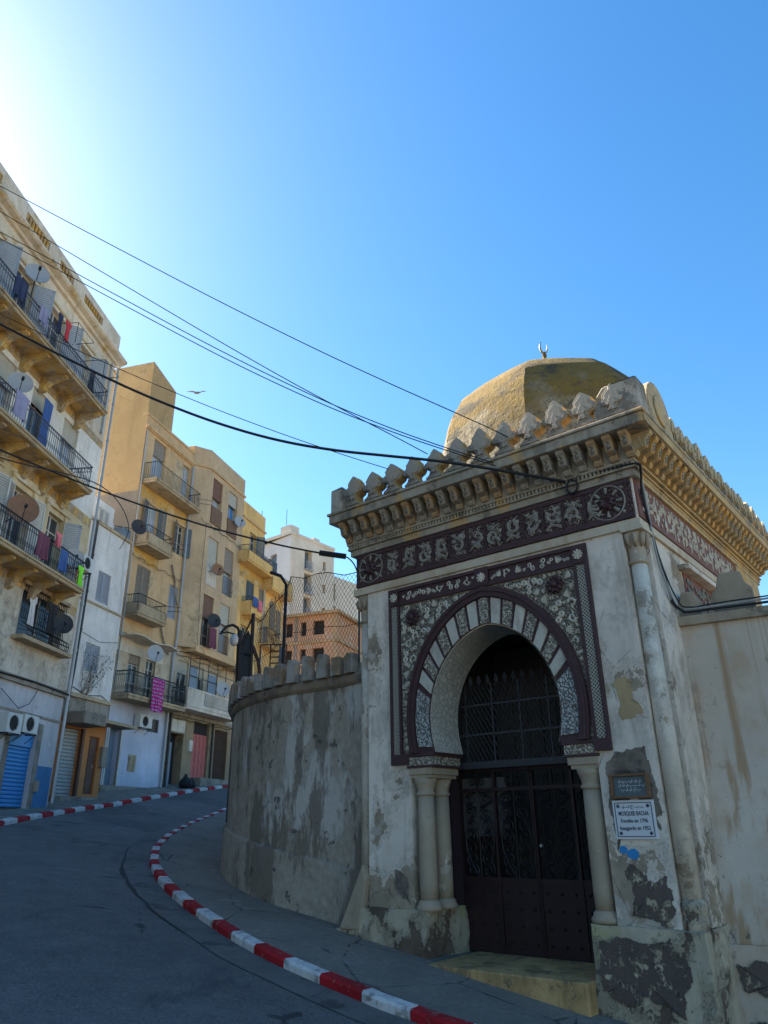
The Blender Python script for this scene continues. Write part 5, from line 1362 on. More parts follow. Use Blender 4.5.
balcony(b3, F3, -1.15, 3.30, 5.05, .80, .95, 0, 'slab', 'rail', 0, circ=True, th=.2, step=.09)
b = MB(F3); b.box(-.9, 3.05, -.012, 0, 14.15, 14.72); b.box(-.95, 1.05, -.012, 0, 11.08, 11.60); b.split('clean_paint', 'yellowclean', b3)
b = MB(F3)   # wavy corrugated awning
P = [(-1.25+3.5*t/24, 7.46+.05*sin(t/24*pi*3.2)) for t in range(25)]
b.strip(P, [(x, z+.035) for x, z in P], -.85, .0); b.build('awning', 'balw', b3)
b = MB(F3); b.box(-1.2, 2.3, -.012, 0, 6.9, 7.5); b.build('painted_strip', 'balw', b3)
pipe(b3, F3, [(3.12, -.1, 17.5), (3.12, -.1, 8.2), (3.0, -.1, 7.4), (3.0, -.1, 1.5)], .055, 'pipe')
pipe(b3, F3, [(-1.08, -.06, 17.5), (-1.10, -.06, 5.2)], .03, 'pipe')
b = MB(F3); b.tube([(2.1, -.08, 11.7), (2.5, -.08, 11.0), (2.6, -.08, 10.4), (2.9, -.08, 9.9)], .04, 5); b.tube([(1.7, -.08, 8.6), (2.1, -.08, 7.9), (2.6, -.08, 7.4)], .04, 5); b.split('vent_pipe', 'concrete', b3)
b = MB(F3)
for z, x in ((12.1, 1.0), (9.1, 1.2), (15.3, 3.1)): b.tube([(x, -.7, z), (x+.5, -1.1, z+.05)], .015, 4); b.tube([(x-.3, -.7, z+.15), (x+.3, -1.2, z+.2)], .012, 4)
b.build('drying_rack', 'rust', b3)
b = MB(F3); b.box(-.95, -.2, .3, .34, 1.35, 3.7); b.build('door', 'bluedoor', b3)
b = MB(F3); b.box(-1.06, -.98, -.03, .1, 1.35, 3.8); b.box(-.18, -.10, -.03, .1, 1.35, 3.8); b.box(-1.06, -.10, -.03, .1, 3.72, 3.80); b.build('door_frame', 'balw', b3)
b = MB(F3); b.box(1.60, 2.50, .08, .1, 3.86, 4.42); b.build('window', 'glass', b3)
b = MB(F3)
for i in range(9): b.tube([(1.65+i*.1, .0, 3.86), (1.65+i*.1, .0, 4.42)], .012, 4)
b.build('window_grille', 'rust', b3)
b = MB(F3); b.box(.50, 1.0, -.04, 0, 2.15, 2.8); b.box(.56, .94, -.06, -.04, 2.22, 2.73); b.build('meter_box', 'slab', b3)
b = MB(F3); b.box(-1.16, XE, -.06, 0, 1.2, 1.55); b.build('skirting', 'concrete', b3)
acunit(F3, .55, 1.45, -.05, 3.92, 4.45, 'air conditioner on the lilac shopfront wall beside a small barred window')
dish(F3, .35, -.85, 6.95, 0.37, 'pale dish above the first floor balcony with the magenta rug', az=-38, el=12, arm_to=(.1, -.75, 5.9))
rgo = cloth(F3, .25, 1.25, -.93, 4.55, 5.92, 'rug', 'magenta and purple patterned rug hanging over the first floor railing', 22, 'rug', 'rug')
# ------------------------------------------------------------------ building 3b: bay block
b4 = thing('apartment_building', F3, 8, 4, 1.5, 'yellow block with an overhanging bay of tall windows above old shop doors', 'building')
Y = -.6
w4 = []
for z0, z1 in ((14.8, 17.42), (11.4, 14.02), (8.25, 10.88)): w4 += [(4.42, 5.48, z0, z1), (6.22, 7.26, z0, z1)]
b = MB(F3); holes_wall(b, 4.0, 8.05, 8.0, 18.85, Y, w4, .3)
b.quad((XE+.01, 0, 8.0), (4.0, Y, 8.0), (4.0, Y, 18.85), (XE+.01, 0, 18.85))
b.quad((8.05, Y, 8), (8.05, 10, 8), (8.05, 10, 18.85), (8.05, Y, 18.85)); b.quad((XE+.01, 0, 18.4), (XE+.01, 10, 18.4), (XE+.01, 10, 18.85), (XE+.01, 0, 18.85)); b.quad((XE+.01, 10, 8), (8.05, 10, 8), (8.05, 10, 18.85), (XE+.01, 10, 18.85))
b.add([(XE+.01, 0, 18.8), (4, Y, 18.8), (8.05, Y, 18.8), (8.05, 10, 18.8), (XE+.01, 10, 18.8)], [(0, 1, 2, 3, 4)])
b.add([(XE+.01, 0, 8.0), (4, Y, 8.0), (8.05, Y, 8.0), (8.05, 0, 8.0)], [(0, 1, 2, 3)])
b.build('wall', 'b3m', b4)
b = MB(F3)
b.add([(XE, -.06, 17.72), (3.98, Y-.08, 17.72), (8.12, Y-.08, 17.72), (8.12, Y+.05, 17.72), (4.02, Y+.05, 17.72), (XE, .05, 17.72), (XE, -.06, 17.86), (3.98, Y-.08, 17.86), (8.12, Y-.08, 17.86), (8.12, Y+.05, 17.86), (4.02, Y+.05, 17.86), (XE, .05, 17.86)],
      [(0, 1, 7, 6), (1, 2, 8, 7), (2, 3, 9, 8), (0, 5, 4, 1), (1, 4, 3, 2), (6, 7, 10, 11), (7, 8, 9, 10)])
b.box(4.0, 8.1, Y-.05, Y, 8.0, 8.18); b.box(3.9, 8.15, Y-.12, .02, 7.82, 8.0); b.split('cornice', 'b3', b4)
kk = ['roller', 'roller', 'roller', 'roller', 'roller', 'roller']; sm_ = ['shutbr', 'roller', 'roller', 'shutb', 'shutbr', 'roller']; gl = ['curtain', 'curtb', 'frame', 'curtain', 'glass', 'curtain']; dr = [.42, .30, .9, .5, .45, .40]
for i, h_ in enumerate(w4): window(b4, F3, *h_, 'roller', Y, .3, sm_[i], gl[i] if gl[i] != 'frame' else 'curtain', drop=dr[i])
for i, h_ in enumerate(w4):
    x0, x1, z0, z1 = h_
    if i < 2: q = MB(F3); q.box(x0-.02, x1+.02, Y-.06, Y+.04, z0-.02, z0+.95); q.build('window_box', 'wood', b4)
    elif i == 2: q = MB(F3); q.box(x0, x1, Y-.02, Y+.02, z0, z0+.95); q.build('window_box', 'balw', b4)
    else:
        q = MB(F3)
        for t in range(11): xx = x0+(x1-x0)*t/10; q.tube([(xx, Y-.04, z0), (xx, Y-.04, z0+.95)], .012, 3)
        q.tube([(x0, Y-.04, z0+.95), (x1, Y-.04, z0+.95)], .02, 4); q.tube([(x0, Y-.04, z0+.05), (x1, Y-.04, z0+.05)], .015, 4); q.build('railing', 'rust' if i != 3 else 'railb', b4)
dish(F3, 7.0, -.95, 15.75, 0.34, 'pale satellite dish by the blue curtained top window of the bay', az=-38, el=12, arm_to=(7.4, -.6, 15.6))
dish(F3, 4.95, -.95, 12.25, 0.33, 'rusty satellite dish on the middle floor of the bay', 'dishr', az=-38, el=12, arm_to=(4.6, -.6, 12.1))
dish(F3, 5.0, -.95, 9.55, 0.36, 'black satellite dish on the lowest floor of the bay', 'dishd', az=-38, el=12, arm_to=(5.4, -.6, 9.4))
cloth(F3, 4.7, 5.35, -.95, 8.2, 9.2, 'c_maroon', 'dark red blanket hanging from the lowest bay window', 33)
# body below the bay (first floor and shops)
gd = [(3.36, 4.70, 1.65, 4.02, .5), (5.58, 7.10, 2.15, 4.72, .2), (7.68, 9.08, 2.05, 4.58, .2)]
ff = [(3.6, 4.6, 5.4, 7.4), (5.0, 6.1, 5.4, 7.4), (6.5, 7.5, 5.4, 7.4)]
b = MB(F3); holes_wall(b, XE+.01, 16, -.5, 8.0, 0, gd+ff, .2, mats=[(4.9, 1), (99, 0)]); b.build('lower_wall', ['b3f', 'stonef'], b4)
for h_ in ff: window(b4, F3, *h_, 'roller', 0, .2, 'roller', 'glass', drop=.3)
b = MB(F3); b.box(3.30, 8.6, -.85, .0, 5.02, 5.20); b.box(3.30, 8.6, -.88, -.78, 5.15, 5.34); b.box(3.30, 8.6, -.90, -.78, 5.90, 6.0); b.box(3.30, 4.85, -.88, -.78, 5.3, 5.95); b.box(8.52, 8.6, -.8, 0, 5.15, 6.0); o = b.build('balcony', 'balw', b4, bevel=.02)
b = MB(F3)
for i in range(34): x = 4.9+i*.105; b.box(x, x+.05, -.91, -.885, 5.35+.0, 5.92)
b.split('baluster', 'balw', o)
b = MB(F3)
for x in (3.35, 4.2, 5.1, 6.0, 6.9, 7.8, 8.5): b.tube([(x, -.83, 6.0), (x, -.83, 7.6)], .022, 4)
for z in (6.55, 7.0, 7.6): b.tube([(3.35, -.83, z), (8.5, -.83, z)], .018, 4)
for x in (3.35, 5.1, 6.9, 8.5): b.tube([(x, -.83, 7.6), (x, 0, 7.75)], .018, 4)
b.build('pergola', 'rail', o)
b = MB(F3); b.box(3.4, 4.1, -.80, -.78, 6.0, 7.0); b.box(5.15, 5.95, -.80, -.78, 6.0, 6.9); b.split('screen', 'bluedoor', o)
dish(F3, 6.3, -1.0, 6.35, 0.37, 'pale satellite dish above the white balustrade balcony', az=-38, el=12, arm_to=(6.3, -.85, 6.0))
b = MB(F3); b.box(3.36, 4.70, .45, .5, 1.65, 4.02); b.build('shop_opening', 'dark', b4)
b = MB(F3); b.box(3.5, 3.9, .10, .14, 1.7, 3.6); b.build('door', 'bluedoor', b4)
b = MB(F3); b.box(3.45, 4.7, -.04, 0, 4.08, 4.62); b.build('shop_sign', 'balw', b4)
panel_door(b4, F3, 5.60, 7.08, 2.17, 4.18, 'reddoor', .10, 4)
b = MB(F3); b.box(5.60, 7.08, .14, .18, 4.2, 4.7); b.build('fanlight', 'dark', b4)
b = MB(F3); b.box(7.68, 9.08, .16, .2, 2.05, 4.58); b.build('shop_opening', 'dim', b4)
b = MB(F3)
for i in range(15): b.tube([(7.72+i*.095, .05, 2.07), (7.72+i*.095, .05, 4.56)], .016, 4)
for z in (2.1, 3.1, 3.7, 4.5): b.tube([(7.7, .05, z), (9.06, .05, z)], .016, 4)
for i in range(4):
    for j in range(4): b.tube(spiral(7.88+i*.33, 2.5+j*.55, .13, 1.3, 0, (-1)**i, .04), .011, 3)
b.build('gate', 'rust', b4)
b = MB(F3); b.box(5.1, 5.4, -.12, 0, 3.3, 3.8); b.build('meter_box', 'balw', b4)
pipe(b4, F3, [(3.30, -.1, 4.9), (3.30, -.1, 1.5)], .06, 'pipebl'); pipe(b4, F3, [(7.38, -.06, 4.9), (7.38, -.06, 1.9)], .05, 'pipebl')
b = MB(F3); b.box(XE, 16, -.12, 0, 4.82, 5.0); b.box(XE+.02, 5.5, -.5, 0, 1.2, 1.62); b.box(5.5, 9.3, -.6, 0, 1.4, 2.12); b.build('ledge', 'concrete', b4)
for i, (x, r, lab) in enumerate(((3.95, .26, 'larger black rubbish bag beside the dark shop doorway'), (4.5, .19, 'smaller black rubbish bag beside the dark shop doorway'))):
    b = MB(F3); b.smooth = True; Rb = random.Random(i+70); pr_ = [(.02, 1.60), (r*.9, 1.62), (r*1.1, 1.62+r*.5), (r*.95, 1.62+r*1.1), (r*.5, 1.62+r*1.6), (r*.12, 1.62+r*1.85), (r*.25, 1.62+r*2.1)]
    b.lathe(pr_, x, -.75, 14); b.v = [v+Vector((Rb.uniform(-.03, .03), Rb.uniform(-.03, .03), Rb.uniform(-.02, .02))) for v in b.v]
    b.build('rubbish_bag', 'c_black', None, lab, 'rubbish bag', 'rubbish bags by the doorway')
b = MB(F3); R = random.Random(77)
for z0, x0, x1 in ((4.95, -1.1, 3.3), (7.65, -1.0, 8.0), (4.75, 3.3, 9.3), (11.2, -1.1, 3.2), (14.6, 3.4, 8.0)):
    yy = -.66 if z0 > 14 else -.10; pts = [(x0+(x1-x0)*t/10, yy, z0-.10*sin(pi*((t*.5) % 1))+R.uniform(-.02, .02)) for t in range(11)]; b.tube(pts, .014, 4)
b.tube([(1.5, -.08, 7.6), (1.6, -.08, 6.3), (1.2, -.08, 5.3)], .012, 4); b.tube([(3.9, -.7, 14.6), (3.9, -.66, 11.3), (4.1, -.66, 8.1)], .012, 4)
b.build('wall_cable', 'wire', b3)
b = MB(F2); b.tube([(-.6, -.03, 4.6), (.3, -.05, 4.42), (1.2, -.04, 4.55), (1.85, -.03, 4.35)], .014, 4); b.tube([(-.6, -.03, 6.6), (.6, -.05, 6.45), (1.85, -.03, 6.7)], .008, 4); b.build('wall_cable', 'wire', b2)
# ------------------------------------------------------------------ building 3c / 3d further along
b5 = thing('apartment_building', F3, 12, 4, 1.8, 'bright golden yellow block beyond the bay, stepping down toward the white tower', 'building')
w5 = [(9.05, 9.92, 13.95, 16.0), (8.95, 9.98, 11.0, 13.0), (10.65, 11.6, 11.0, 12.95), (8.6, 9.5, 8.6, 10.3), (10.7, 11.5, 8.6, 10.3), (12.2, 13.1, 8.9, 10.6)]
b = MB(F3); holes_wall(b, 8.06, 11.02, 7.9, 17.6, Y, [h_ for h_ in w5 if h_[1] < 11], .25)
for (x0, x1, zt) in ((11.02, 14.2, 14.0),): holes_wall(b, x0, x1, 7.9, zt, Y, [], .2); b.quad((x0, Y, zt), (x1, Y, zt), (x1, 8, zt), (x0, 8, zt)); b.quad((x1, Y, 0), (x1, 8, 0), (x1, 8, zt), (x1, Y, zt))
b.quad((11.02, Y, 14), (11.02, 8, 14), (11.02, 8, 17.6), (11.02, Y, 17.6)); b.quad((8.06, Y, 17.5), (11.02, Y, 17.5), (11.02, 8, 17.5), (8.06, 8, 17.5)); b.quad((8.06, 8, 8), (14.2, 8, 8), (14.2, 8, 14), (8.06, 8, 14))
b.quad((8.06, Y, 7.9), (14.2, Y, 7.9), (14.2, 0, 7.9), (8.06, 0, 7.9)); b.quad((8.06, 8, 14), (11.02, 8, 14), (11.02, 8, 17.5), (8.06, 8, 17.5))
b.build('wall', 'b3c', b5)
b = MB(F3); b.box(8.06, 11.1, Y-.08, Y+.0, 16.55, 16.68); b.box(8.0, 14.3, -.9, 0, 7.72, 7.9); b.split('cornice', 'b3', b5)
window(b5, F3, *w5[0], 'half', Y, .25, 'shutd'); window(b5, F3, *w5[1], 'closed', Y, .25, 'shutd'); 
window(b5, F3, *w5[3], 'glass', Y, .25)
balcony(b5, F3, 7.75, 11.0, 13.85, .65, .85, Y, 'b3c', 'railb', 0, circ=False, th=.18, parapet=.5)
balcony(b5, F3, 11.05, 14.1, 13.2, .65, 1.0, Y, 'b3c', 'railb', 0, circ=False, th=.2, parapet=.85)
balcony(b5, F3, 8.5, 10.1, 11.0, .6, .85, Y, 'b3c', 'railb', 0, circ=False, th=.2, parapet=.6)
balcony(b5, F3, 10.9, 12.7, 9.7, .6, .9, Y, 'b3c', 'rust', 0, circ=False, th=.2)
b = MB(F3); b.box(8.1, 11.0, Y-.012, Y, 13.0, 13.6); b.box(8.5, 10.1, Y-.012, Y, 10.3, 10.78); b.split('clean_paint', 'yellowclean', b5)
for x0, x1, z0, z1 in ((11.3, 12.0, 14.02, 15.3), (12.6, 13.6, 14.02, 15.5)): b = MB(F3); louvres(b, x0, x1, z0, z1, -.3); b.box(x0, x1, -.3, 1.2, z0, z1); b.build('roof_cabin', 'shutd', b5)
for h_ in ((10.65, 11.45, 11.2, 12.95), (12.2, 13.0, 10.9, 12.6), (13.2, 13.8, 10.6, 12.3), (11.2, 12.0, 9.75, 10.9)): q = MB(F3); louvres(q, *h_, Y-.01); q.box(h_[0], h_[1], Y-.02, Y-.005, h_[2], h_[3]); q.build('window', 'shutb', b5)
pipe(b5, F3, [(11.15, Y-.1, 13.0), (11.15, Y-.1, 8.0)], .05, 'balw')
cloth(F3, 8.6, 9.2, Y-.68, 11.3, 11.85, 'c_blue', 'blue cloth over the balcony rail of the golden block', 41)
cloth(F3, 9.3, 9.8, Y-.68, 11.2, 11.8, 'c_pink', 'faded pink cloth over the balcony rail of the golden block', 42)
# ------------------------------------------------------------------ brick building and white tower in the distance
F6 = Frame(-4.9, 71.5, 62)     # corner of the brick building; facade runs right and away
def house_box(F, x0, x1, d, z0, z1, mat, nm, par, hl=(), hr=()):
    b = MB(F); holes_wall(b, x0, x1, z0, z1, 0, hl, .5); b.quad((x1, 0, z0), (x1, d, z0), (x1, d, z1), (x1, 0, z1)); b.quad((x0, d, z0), (x1, d, z0), (x1, d, z1), (x0, d, z1)); b.quad((x0, 0, z1), (x1, 0, z1), (x1, d, z1), (x0, d, z1)); b.quad((x0, 0, z0), (x0, d, z0), (x0, d, z1), (x0, 0, z1)); return b.build(nm, mat, par)
F6 = Frame(-4.94, 71.83, 110)
br = thing('brick_building', F6, -4, 4, 6, 'unfinished red hollow-brick building with black window openings beyond the wall', 'building')
hl = []
for z0, z1 in ((17.6, 19.05), (14.8, 16.25), (11.9, 13.3)): hl += [(-2.6, -1.35, z0, z1), (-4.0, -3.35, z0, z1), (-5.75, -4.9, z0, z1), (-8, -7.2, z0, z1)]
F6b = Frame(-4.94, 71.83, 20)
house_box(F6, -12, 0, 6, 4, 19.6, 'brick', 'wall', br, hl)
hr = [(.5, 2.6, 17.6, 18.95), (3.6, 4.9, 17.6, 18.95), (.5, 2.6, 14.8, 16.25), (3.6, 4.9, 14.8, 16.25)]
b = MB(F6b); holes_wall(b, .0, 8, 4, 19.58, -.01, hr, .5); b.quad((8, 0, 4), (8, 6, 4), (8, 6, 19.58), (8, 0, 19.58)); b.build('wall', 'brick', br)
b = MB(F6)
for h_ in hl: b.box(h_[0], h_[1], .40, .44, h_[2], h_[3])
b.split('opening', 'dark', br)
b = MB(F6b)
for h_ in hr: b.box(h_[0], h_[1], .38, .42, h_[2], h_[3])
b.split('opening', 'dark', br)
b = MB(F6); b.box(-12.4, .4, -.45, 6, 19.6, 19.9); b.box(-12.1, .1, -.15, 0, 16.75, 17.0); b.box(-.35, .05, -.06, 0, 4, 19.6); b.build('roof_slab', 'tanc', br)
b = MB(F6b); b.box(-.3, 8.4, -.45, 6, 19.62, 19.88); b.box(0, 8.1, -.2, 0, 16.75, 17.0); b.build('roof_slab', 'tanc', br)
b = MB(F6)
for x in (-6.3, -4.5): b.box(x-.15, x+.15, -.05, 0, 4, 19.6)
b.split('pillar', 'concrete', br)
F7 = Frame(-11.9, 87.2, 37); F7b = Frame(-11.9-6.2*sin(radians(132.5-90+90)) , 87.2-6.2*cos(radians(132.5)), 132.5)
wt = thing('tower_block', F7, 4, 3, 8, 'tall pale tower block with stacked dark loggias far behind the street', 'building')
hl = []
for i in range(7):
    z1 = 32.9-3.15*i; hl.append((2.55, 3.95, z1-2.6, z1)); hl.append((6.1, 6.7, z1-1.9, z1-.7))
b = MB(F7); holes_wall(b, 0, 8.3, 2, 34.3, 0, hl, .9); b.quad((8.3, 0, 2), (8.3, 8, 2), (8.3, 8, 34.3), (8.3, 0, 34.3)); b.quad((0, 8, 2), (8.3, 8, 2), (8.3, 8, 34.3), (0, 8, 34.3)); b.quad((0, 0, 34.3), (8.3, 0, 34.3), (8.3, 8, 34.3), (0, 8, 34.3))
b.build('wall', 'bw', wt)
b = MB(F7)
for h_ in hl: b.box(h_[0], h_[1], .75, .8, h_[2], h_[3])
b.split('opening', 'shutd', wt)
for h_ in hl[::2]:
    b = MB(F7); b.box(h_[0]-.05, h_[1]+.05, -.35, .1, h_[2]-.15, h_[2]); 
    for i in range(9): b.tube([(h_[0]+.03+i*.17, -.3, h_[2]), (h_[0]+.03+i*.17, -.3, h_[2]+1)], .025, 3)
    b.tube([(h_[0], -.3, h_[2]+1), (h_[1], -.3, h_[2]+1)], .03, 4); b.build('balcony', 'shut', wt)
b = MB(F7b); hb = []
for i in range(7): z1 = 32.4-3.15*i; hb += [(.3, 1.3, z1-1.9, z1), (2.1, 3.4, z1-1.9, z1)]
holes_wall(b, -4, 6.2, 2, 34.3, 0, hb, .4); b.build('wall', 'bshade', wt)
b = MB(F7b)
for h_ in hb: b.box(h_[0], h_[1], .3, .35, h_[2], h_[3])
b.split('opening', 'shutd', wt)
b = MB(F7); b.box(-.15, 8.4, -.12, 8, 34.3, 34.7); b.box(.0, 1.6, .2, 2, 34.7, 35.7); b.box(4.4, 5.6, .2, 1.6, 34.7, 35.2); b.build('parapet', 'bw', wt)
b = MB(F7b); b.box(-4, 6.2, -.15, .3, 34.3, 34.72); b.build('parapet', 'bshade', wt)
b = MB(F7)
hl2 = [(.8, 2.0, 30.4-3.15*i-2.4, 30.4-3.15*i) for i in range(6)]
q = Frame(0, 0, ang=0); q.m = F7.m @ Matrix.Translation((8.4, 1.5, 0)); q.ang = F7.ang
b = MB(q); holes_wall(b, -.1, 9, 2, 31.5, 0, hl2, .8); b.quad((9, 0, 2), (9, 6, 2), (9, 6, 31.5), (9, 0, 31.5)); b.quad((-.1, 0, 31.5), (9, 0, 31.5), (9, 6, 31.5), (-.1, 6, 31.5)); b.build('wing', 'bw', wt)
b = MB(q)
for h_ in hl2: b.box(h_[0], h_[1], .7, .75, h_[2], h_[3])
b.split('opening', 'shutd', wt)
b = MB(F7); b.tube([(-.0, 1, 35.7), (-.0, 1, 38)], .04, 4); b.tube([(-2.5, 3, 34.5), (-2.5, 3, 37.5)], .05, 4); b.build('antenna', 'rail', wt)
# ------------------------------------------------------------------ iron posts and fence on the curved wall
lp_ = thing('street_lamp', W, -3.44, 17.16, 1.5, 'old black street lamp leaning at the left end of the curved wall', 'street lamp')
b = MB(); b.tube([(-3.44, 17.16, TZ(-3.4, 17)), (-3.44, 17.16, 2.8), (-3.48, 17.16, 4.28)], [.10, .085, .07], 8); b.tube([(-3.38, 17.2, 2.0), (-3.36, 17.2, 3.9)], .05, 6); b.build('post', 'wire', lp_)
b = MB(); b.tube([(-3.48, 17.16, 4.22), (-3.55, 17.14, 4.36), (-3.66, 17.12, 4.42), (-3.80, 17.1, 4.38), (-3.92, 17.08, 4.22)], .035, 6); b.tube([(-3.5, 17.16, 4.0), (-3.6, 17.14, 4.2), (-3.78, 17.1, 4.24), (-3.95, 17.06, 4.20)], .02, 6); b.build('arm', 'wire', lp_)
b = MB(); b.smooth = True; b.lathe([(.02, 4.20), (.07, 4.18), (.11, 4.08), (.10, 3.98), (.06, 3.92), (.0, 3.90)], -3.60, 17.12, 12); b.build('globe', 'lampglass', lp_)
ip = thing('iron_frame', W, -3.0, 16.25, 2.0, 'black iron post with a slanting brace and dark cloth beside the old lamp', 'iron frame')
b = MB(); b.tube([(-3.0, 16.25, 1.9), (-3.02, 16.25, 4.45)], .045, 6); b.build('post', 'wire', ip)
b = MB(); b.tube([(-3.02, 16.25, 3.75), (-2.85, 16.27, 3.35), (-2.72, 16.3, 2.5)], .045, 6); b.tube([(-3.02, 16.25, 4.4), (-3.2, 16.3, 4.0), (-3.3, 16.35, 3.7)], .02, 5); b.tube([(-3.02, 16.25, 3.5), (-3.3, 16.5, 3.6)], .03, 5); b.build('brace', 'wire', ip)
b = MB(); b.prism([(-3.27, 3.0), (-3.07, 2.9), (-3.07, 3.95), (-3.14, 4.1), (-3.27, 3.9)], 16.40, 16.43); b.build('dark_panel', 'rail', ip)
fr = thing('rusty_gate_frame', W, -2.3, 15.7, 2.3, 'small rusty rectangular bar frame standing above the curved wall', 'frame')
b = MB()
X0, X1, Z0, Z1 = -2.50, -2.16, 3.20, 3.60
for p, q_ in (((X0, Z0), (X1, Z0)), ((X0, Z1), (X1, Z1)), ((X0, 2.0), (X0, Z1)), ((X1, 2.0), (X1, Z1)), ((X0, 3.33), (X1, 3.33)), ((X0, 3.46), (X1, 3.46)), ((-2.3, Z0), (-2.3, Z1)), ((-2.72, 3.60), (X0, 3.60)), ((-2.72, 2.0), (-2.72, 3.6))): b.tube([(p[0], 15.7, p[1]), (q_[0], 15.7, q_[1])], .016, 5)
b.build('bars', 'rust', fr)
b = MB(); b.prism([(-2.32, 3.2), (-2.22, 3.2), (-2.20, 3.5), (-2.3, 3.56)], 15.66, 15.70); b.build('plate', 'bluedoor', fr)
fe = thing('chain_link_fence', W, -1.2, 13.4, 2.2, 'sagging chain link fence on bent iron posts above the curved wall', 'fence')
b = MB(); b.tube([(-1.98, 14.02, TZ(-2, 14)), (-1.98, 14.02, 4.42), (-2.10, 14.05, 4.62), (-2.32, 14.1, 4.72)], .035, 6); b.build('post', 'wire', fe)
b = MB(); b.tube([(-.47, 12.66, 1.5), (-.47, 12.66, 4.25)], .02, 5); b.build('post', 'irong', fe)
A_ = [Vector((-2.75, 15.15, 2.3)), Vector((-2.3, 14.55, 2.3)), Vector((-1.85, 13.98, 2.3)), Vector((-1.2, 13.3, 2.3)), Vector((-.45, 12.62, 2.3))]
T_ = [3.95, 4.22, 4.58, 4.50, 4.22]
def fpt(u, v):
    u = max(0, min(3.9999, u)); i = int(u); f = u-i; p = A_[i].lerp(A_[i+1], f); t = T_[i]*(1-f)+T_[i+1]*f-.10*sin(pi*f)
    return Vector((p.x+.03*sin(v*7+u*5), p.y, 2.3+(t-2.3)*v))
b = MB(); nu = 44
for i in range(-16, nu):
    for sg in (1, -1):
        pts = []
        for j in range(23):
            v = j/22; u = (i+16*v)/nu*4 if sg == 1 else (i+16-16*v)/nu*4
            if 0 <= u <= 4: pts.append(fpt(u, v)+Vector((0, .004*sg, 0)))
        if len(pts) > 1: b.tube(pts, .0038, 3)
b.tube([fpt(i/10*4, 1) for i in range(11)], .009, 4); b.tube([fpt(i/10*4, .5) for i in range(11)], .006, 4)
b.build('mesh', 'rust', fe)
b = MB(); R = random.Random(9); pts = []
for i in range(120):
    u = i/120*1.9; p = fpt(u, 1); a = i*.75; pts.append(p+Vector((.02*cos(a)*(1 if i % 3 else 2), .05*sin(a), .05+.07*sin(a))))
b.tube(pts, .006, 3); b.build('barbed_coil', 'irong', fe)
# ------------------------------------------------------------------ cables
def cat3(P, m=8):
    P = [Vector(p) for p in P]; out = []
    for i in range(len(P)-1):
        p0, p1, p2, p3 = P[max(0, i-1)], P[i], P[i+1], P[min(len(P)-1, i+2)]
        if i == 0: p0 = p1*2-p2
        for t in range(m):
            t = t/m; out.append(.5*((2*p1)+(p2-p0)*t+(2*p0-5*p1+4*p2-p3)*t*t+(3*p1-p0-3*p2+p3)*t**3))
    return out+[P[-1]]
def cable(pts, r, label, mat='wire', name='overhead_cable', tail=None, sm=2):
    P = [Vector(p) for p in pts]
    for _ in range(sm): P = [P[0]]+[(P[i-1]+P[i]*2+P[i+1])/4 if (P[i+1]-P[i-1]).length > .6 else P[i] for i in range(1, len(P)-1)]+[P[-1]]
    b = MB(); b.smooth = True; b.tube(cat3(P), r, 6)
    if tail: b.tube(cat3(tail), r*.8, 5)
    return b.build(name, mat, None, label, 'cable')
ring_ = [(2.70+.085*cos(a)*.78, 9.50-.085*cos(a)*.62, 4.40+.10*sin(a)) for a in [i*pi/6 for i in range(13)]]
cable([(-11.2, 11.6, 11.27), (-7.03, 10.98, 8.57), (-5.7, 10.78, 7.69), (-4.28, 10.57, 6.80), (-3.1, 10.39, 6.18), (-2.29, 10.27, 5.82), (-1.46, 10.15, 5.50), (-0.82, 10.06, 5.31), (0.26, 9.89, 5.13), (0.66, 9.83, 5.06), (1.44, 9.72, 4.86), (2.0, 9.64, 4.68), (2.63, 9.54, 4.5)], .022, 'thickest black cable, sagging across the street to a coil on the gatehouse frieze', tail=ring_)
cable([(-11.2, 11.6, 8.3), (-7.01, 11.81, 6.35), (-5.28, 11.9, 5.54), (-2.91, 12.02, 4.75), (-1.67, 12.09, 4.47), (-0.95, 12.12, 4.36)], .016, 'lowest black cable, ending in a connector at the left corner of the gatehouse', tail=[(-.95, 12.12, 4.36), (-.7, 12.15, 4.34), (-.55, 12.2, 4.22), (-.48, 12.25, 4.05)])
b = MB(); b.tube([(-1.15, 12.11, 4.40), (-.68, 12.13, 4.33)], .05, 6); b.build('cable_connector', 'wire', None, 'short black cable connector at the left corner of the gatehouse', 'connector')
cable([(-11.2, 11.6, 14.66), (-7.78, 11.11, 12.16), (-4.68, 10.66, 9.85), (-2.84, 10.39, 8.47), (-0.86, 10.11, 7.11), (0.21, 9.95, 6.43), (1.09, 9.83, 5.86), (1.79, 9.72, 5.44), (1.89, 9.71, 5.34)], .008, 'thin cable crossing the sky highest of all and passing in front of the dome')
cable([(-11.2, 11.6, 14.19), (-7.79, 11.32, 11.65), (-4.77, 11.08, 9.46), (-3.01, 10.93, 8.08), (-1.42, 10.8, 6.95), (-0.38, 10.72, 6.28), (0.28, 10.66, 5.88), (0.73, 10.63, 5.55)], .008, 'thin cable second from the top, ending behind a battlement left of the dome')
cable([(-11.2, 11.6, 13.49), (-7.55, 11.11, 10.97), (-4.56, 10.7, 8.77), (-2.41, 10.41, 7.19), (-0.85, 10.2, 6.23), (0.27, 10.05, 5.64), (0.84, 9.97, 5.34), (1.67, 9.86, 4.98)], .008, 'upper of the two close parallel thin cables running to the cornice')
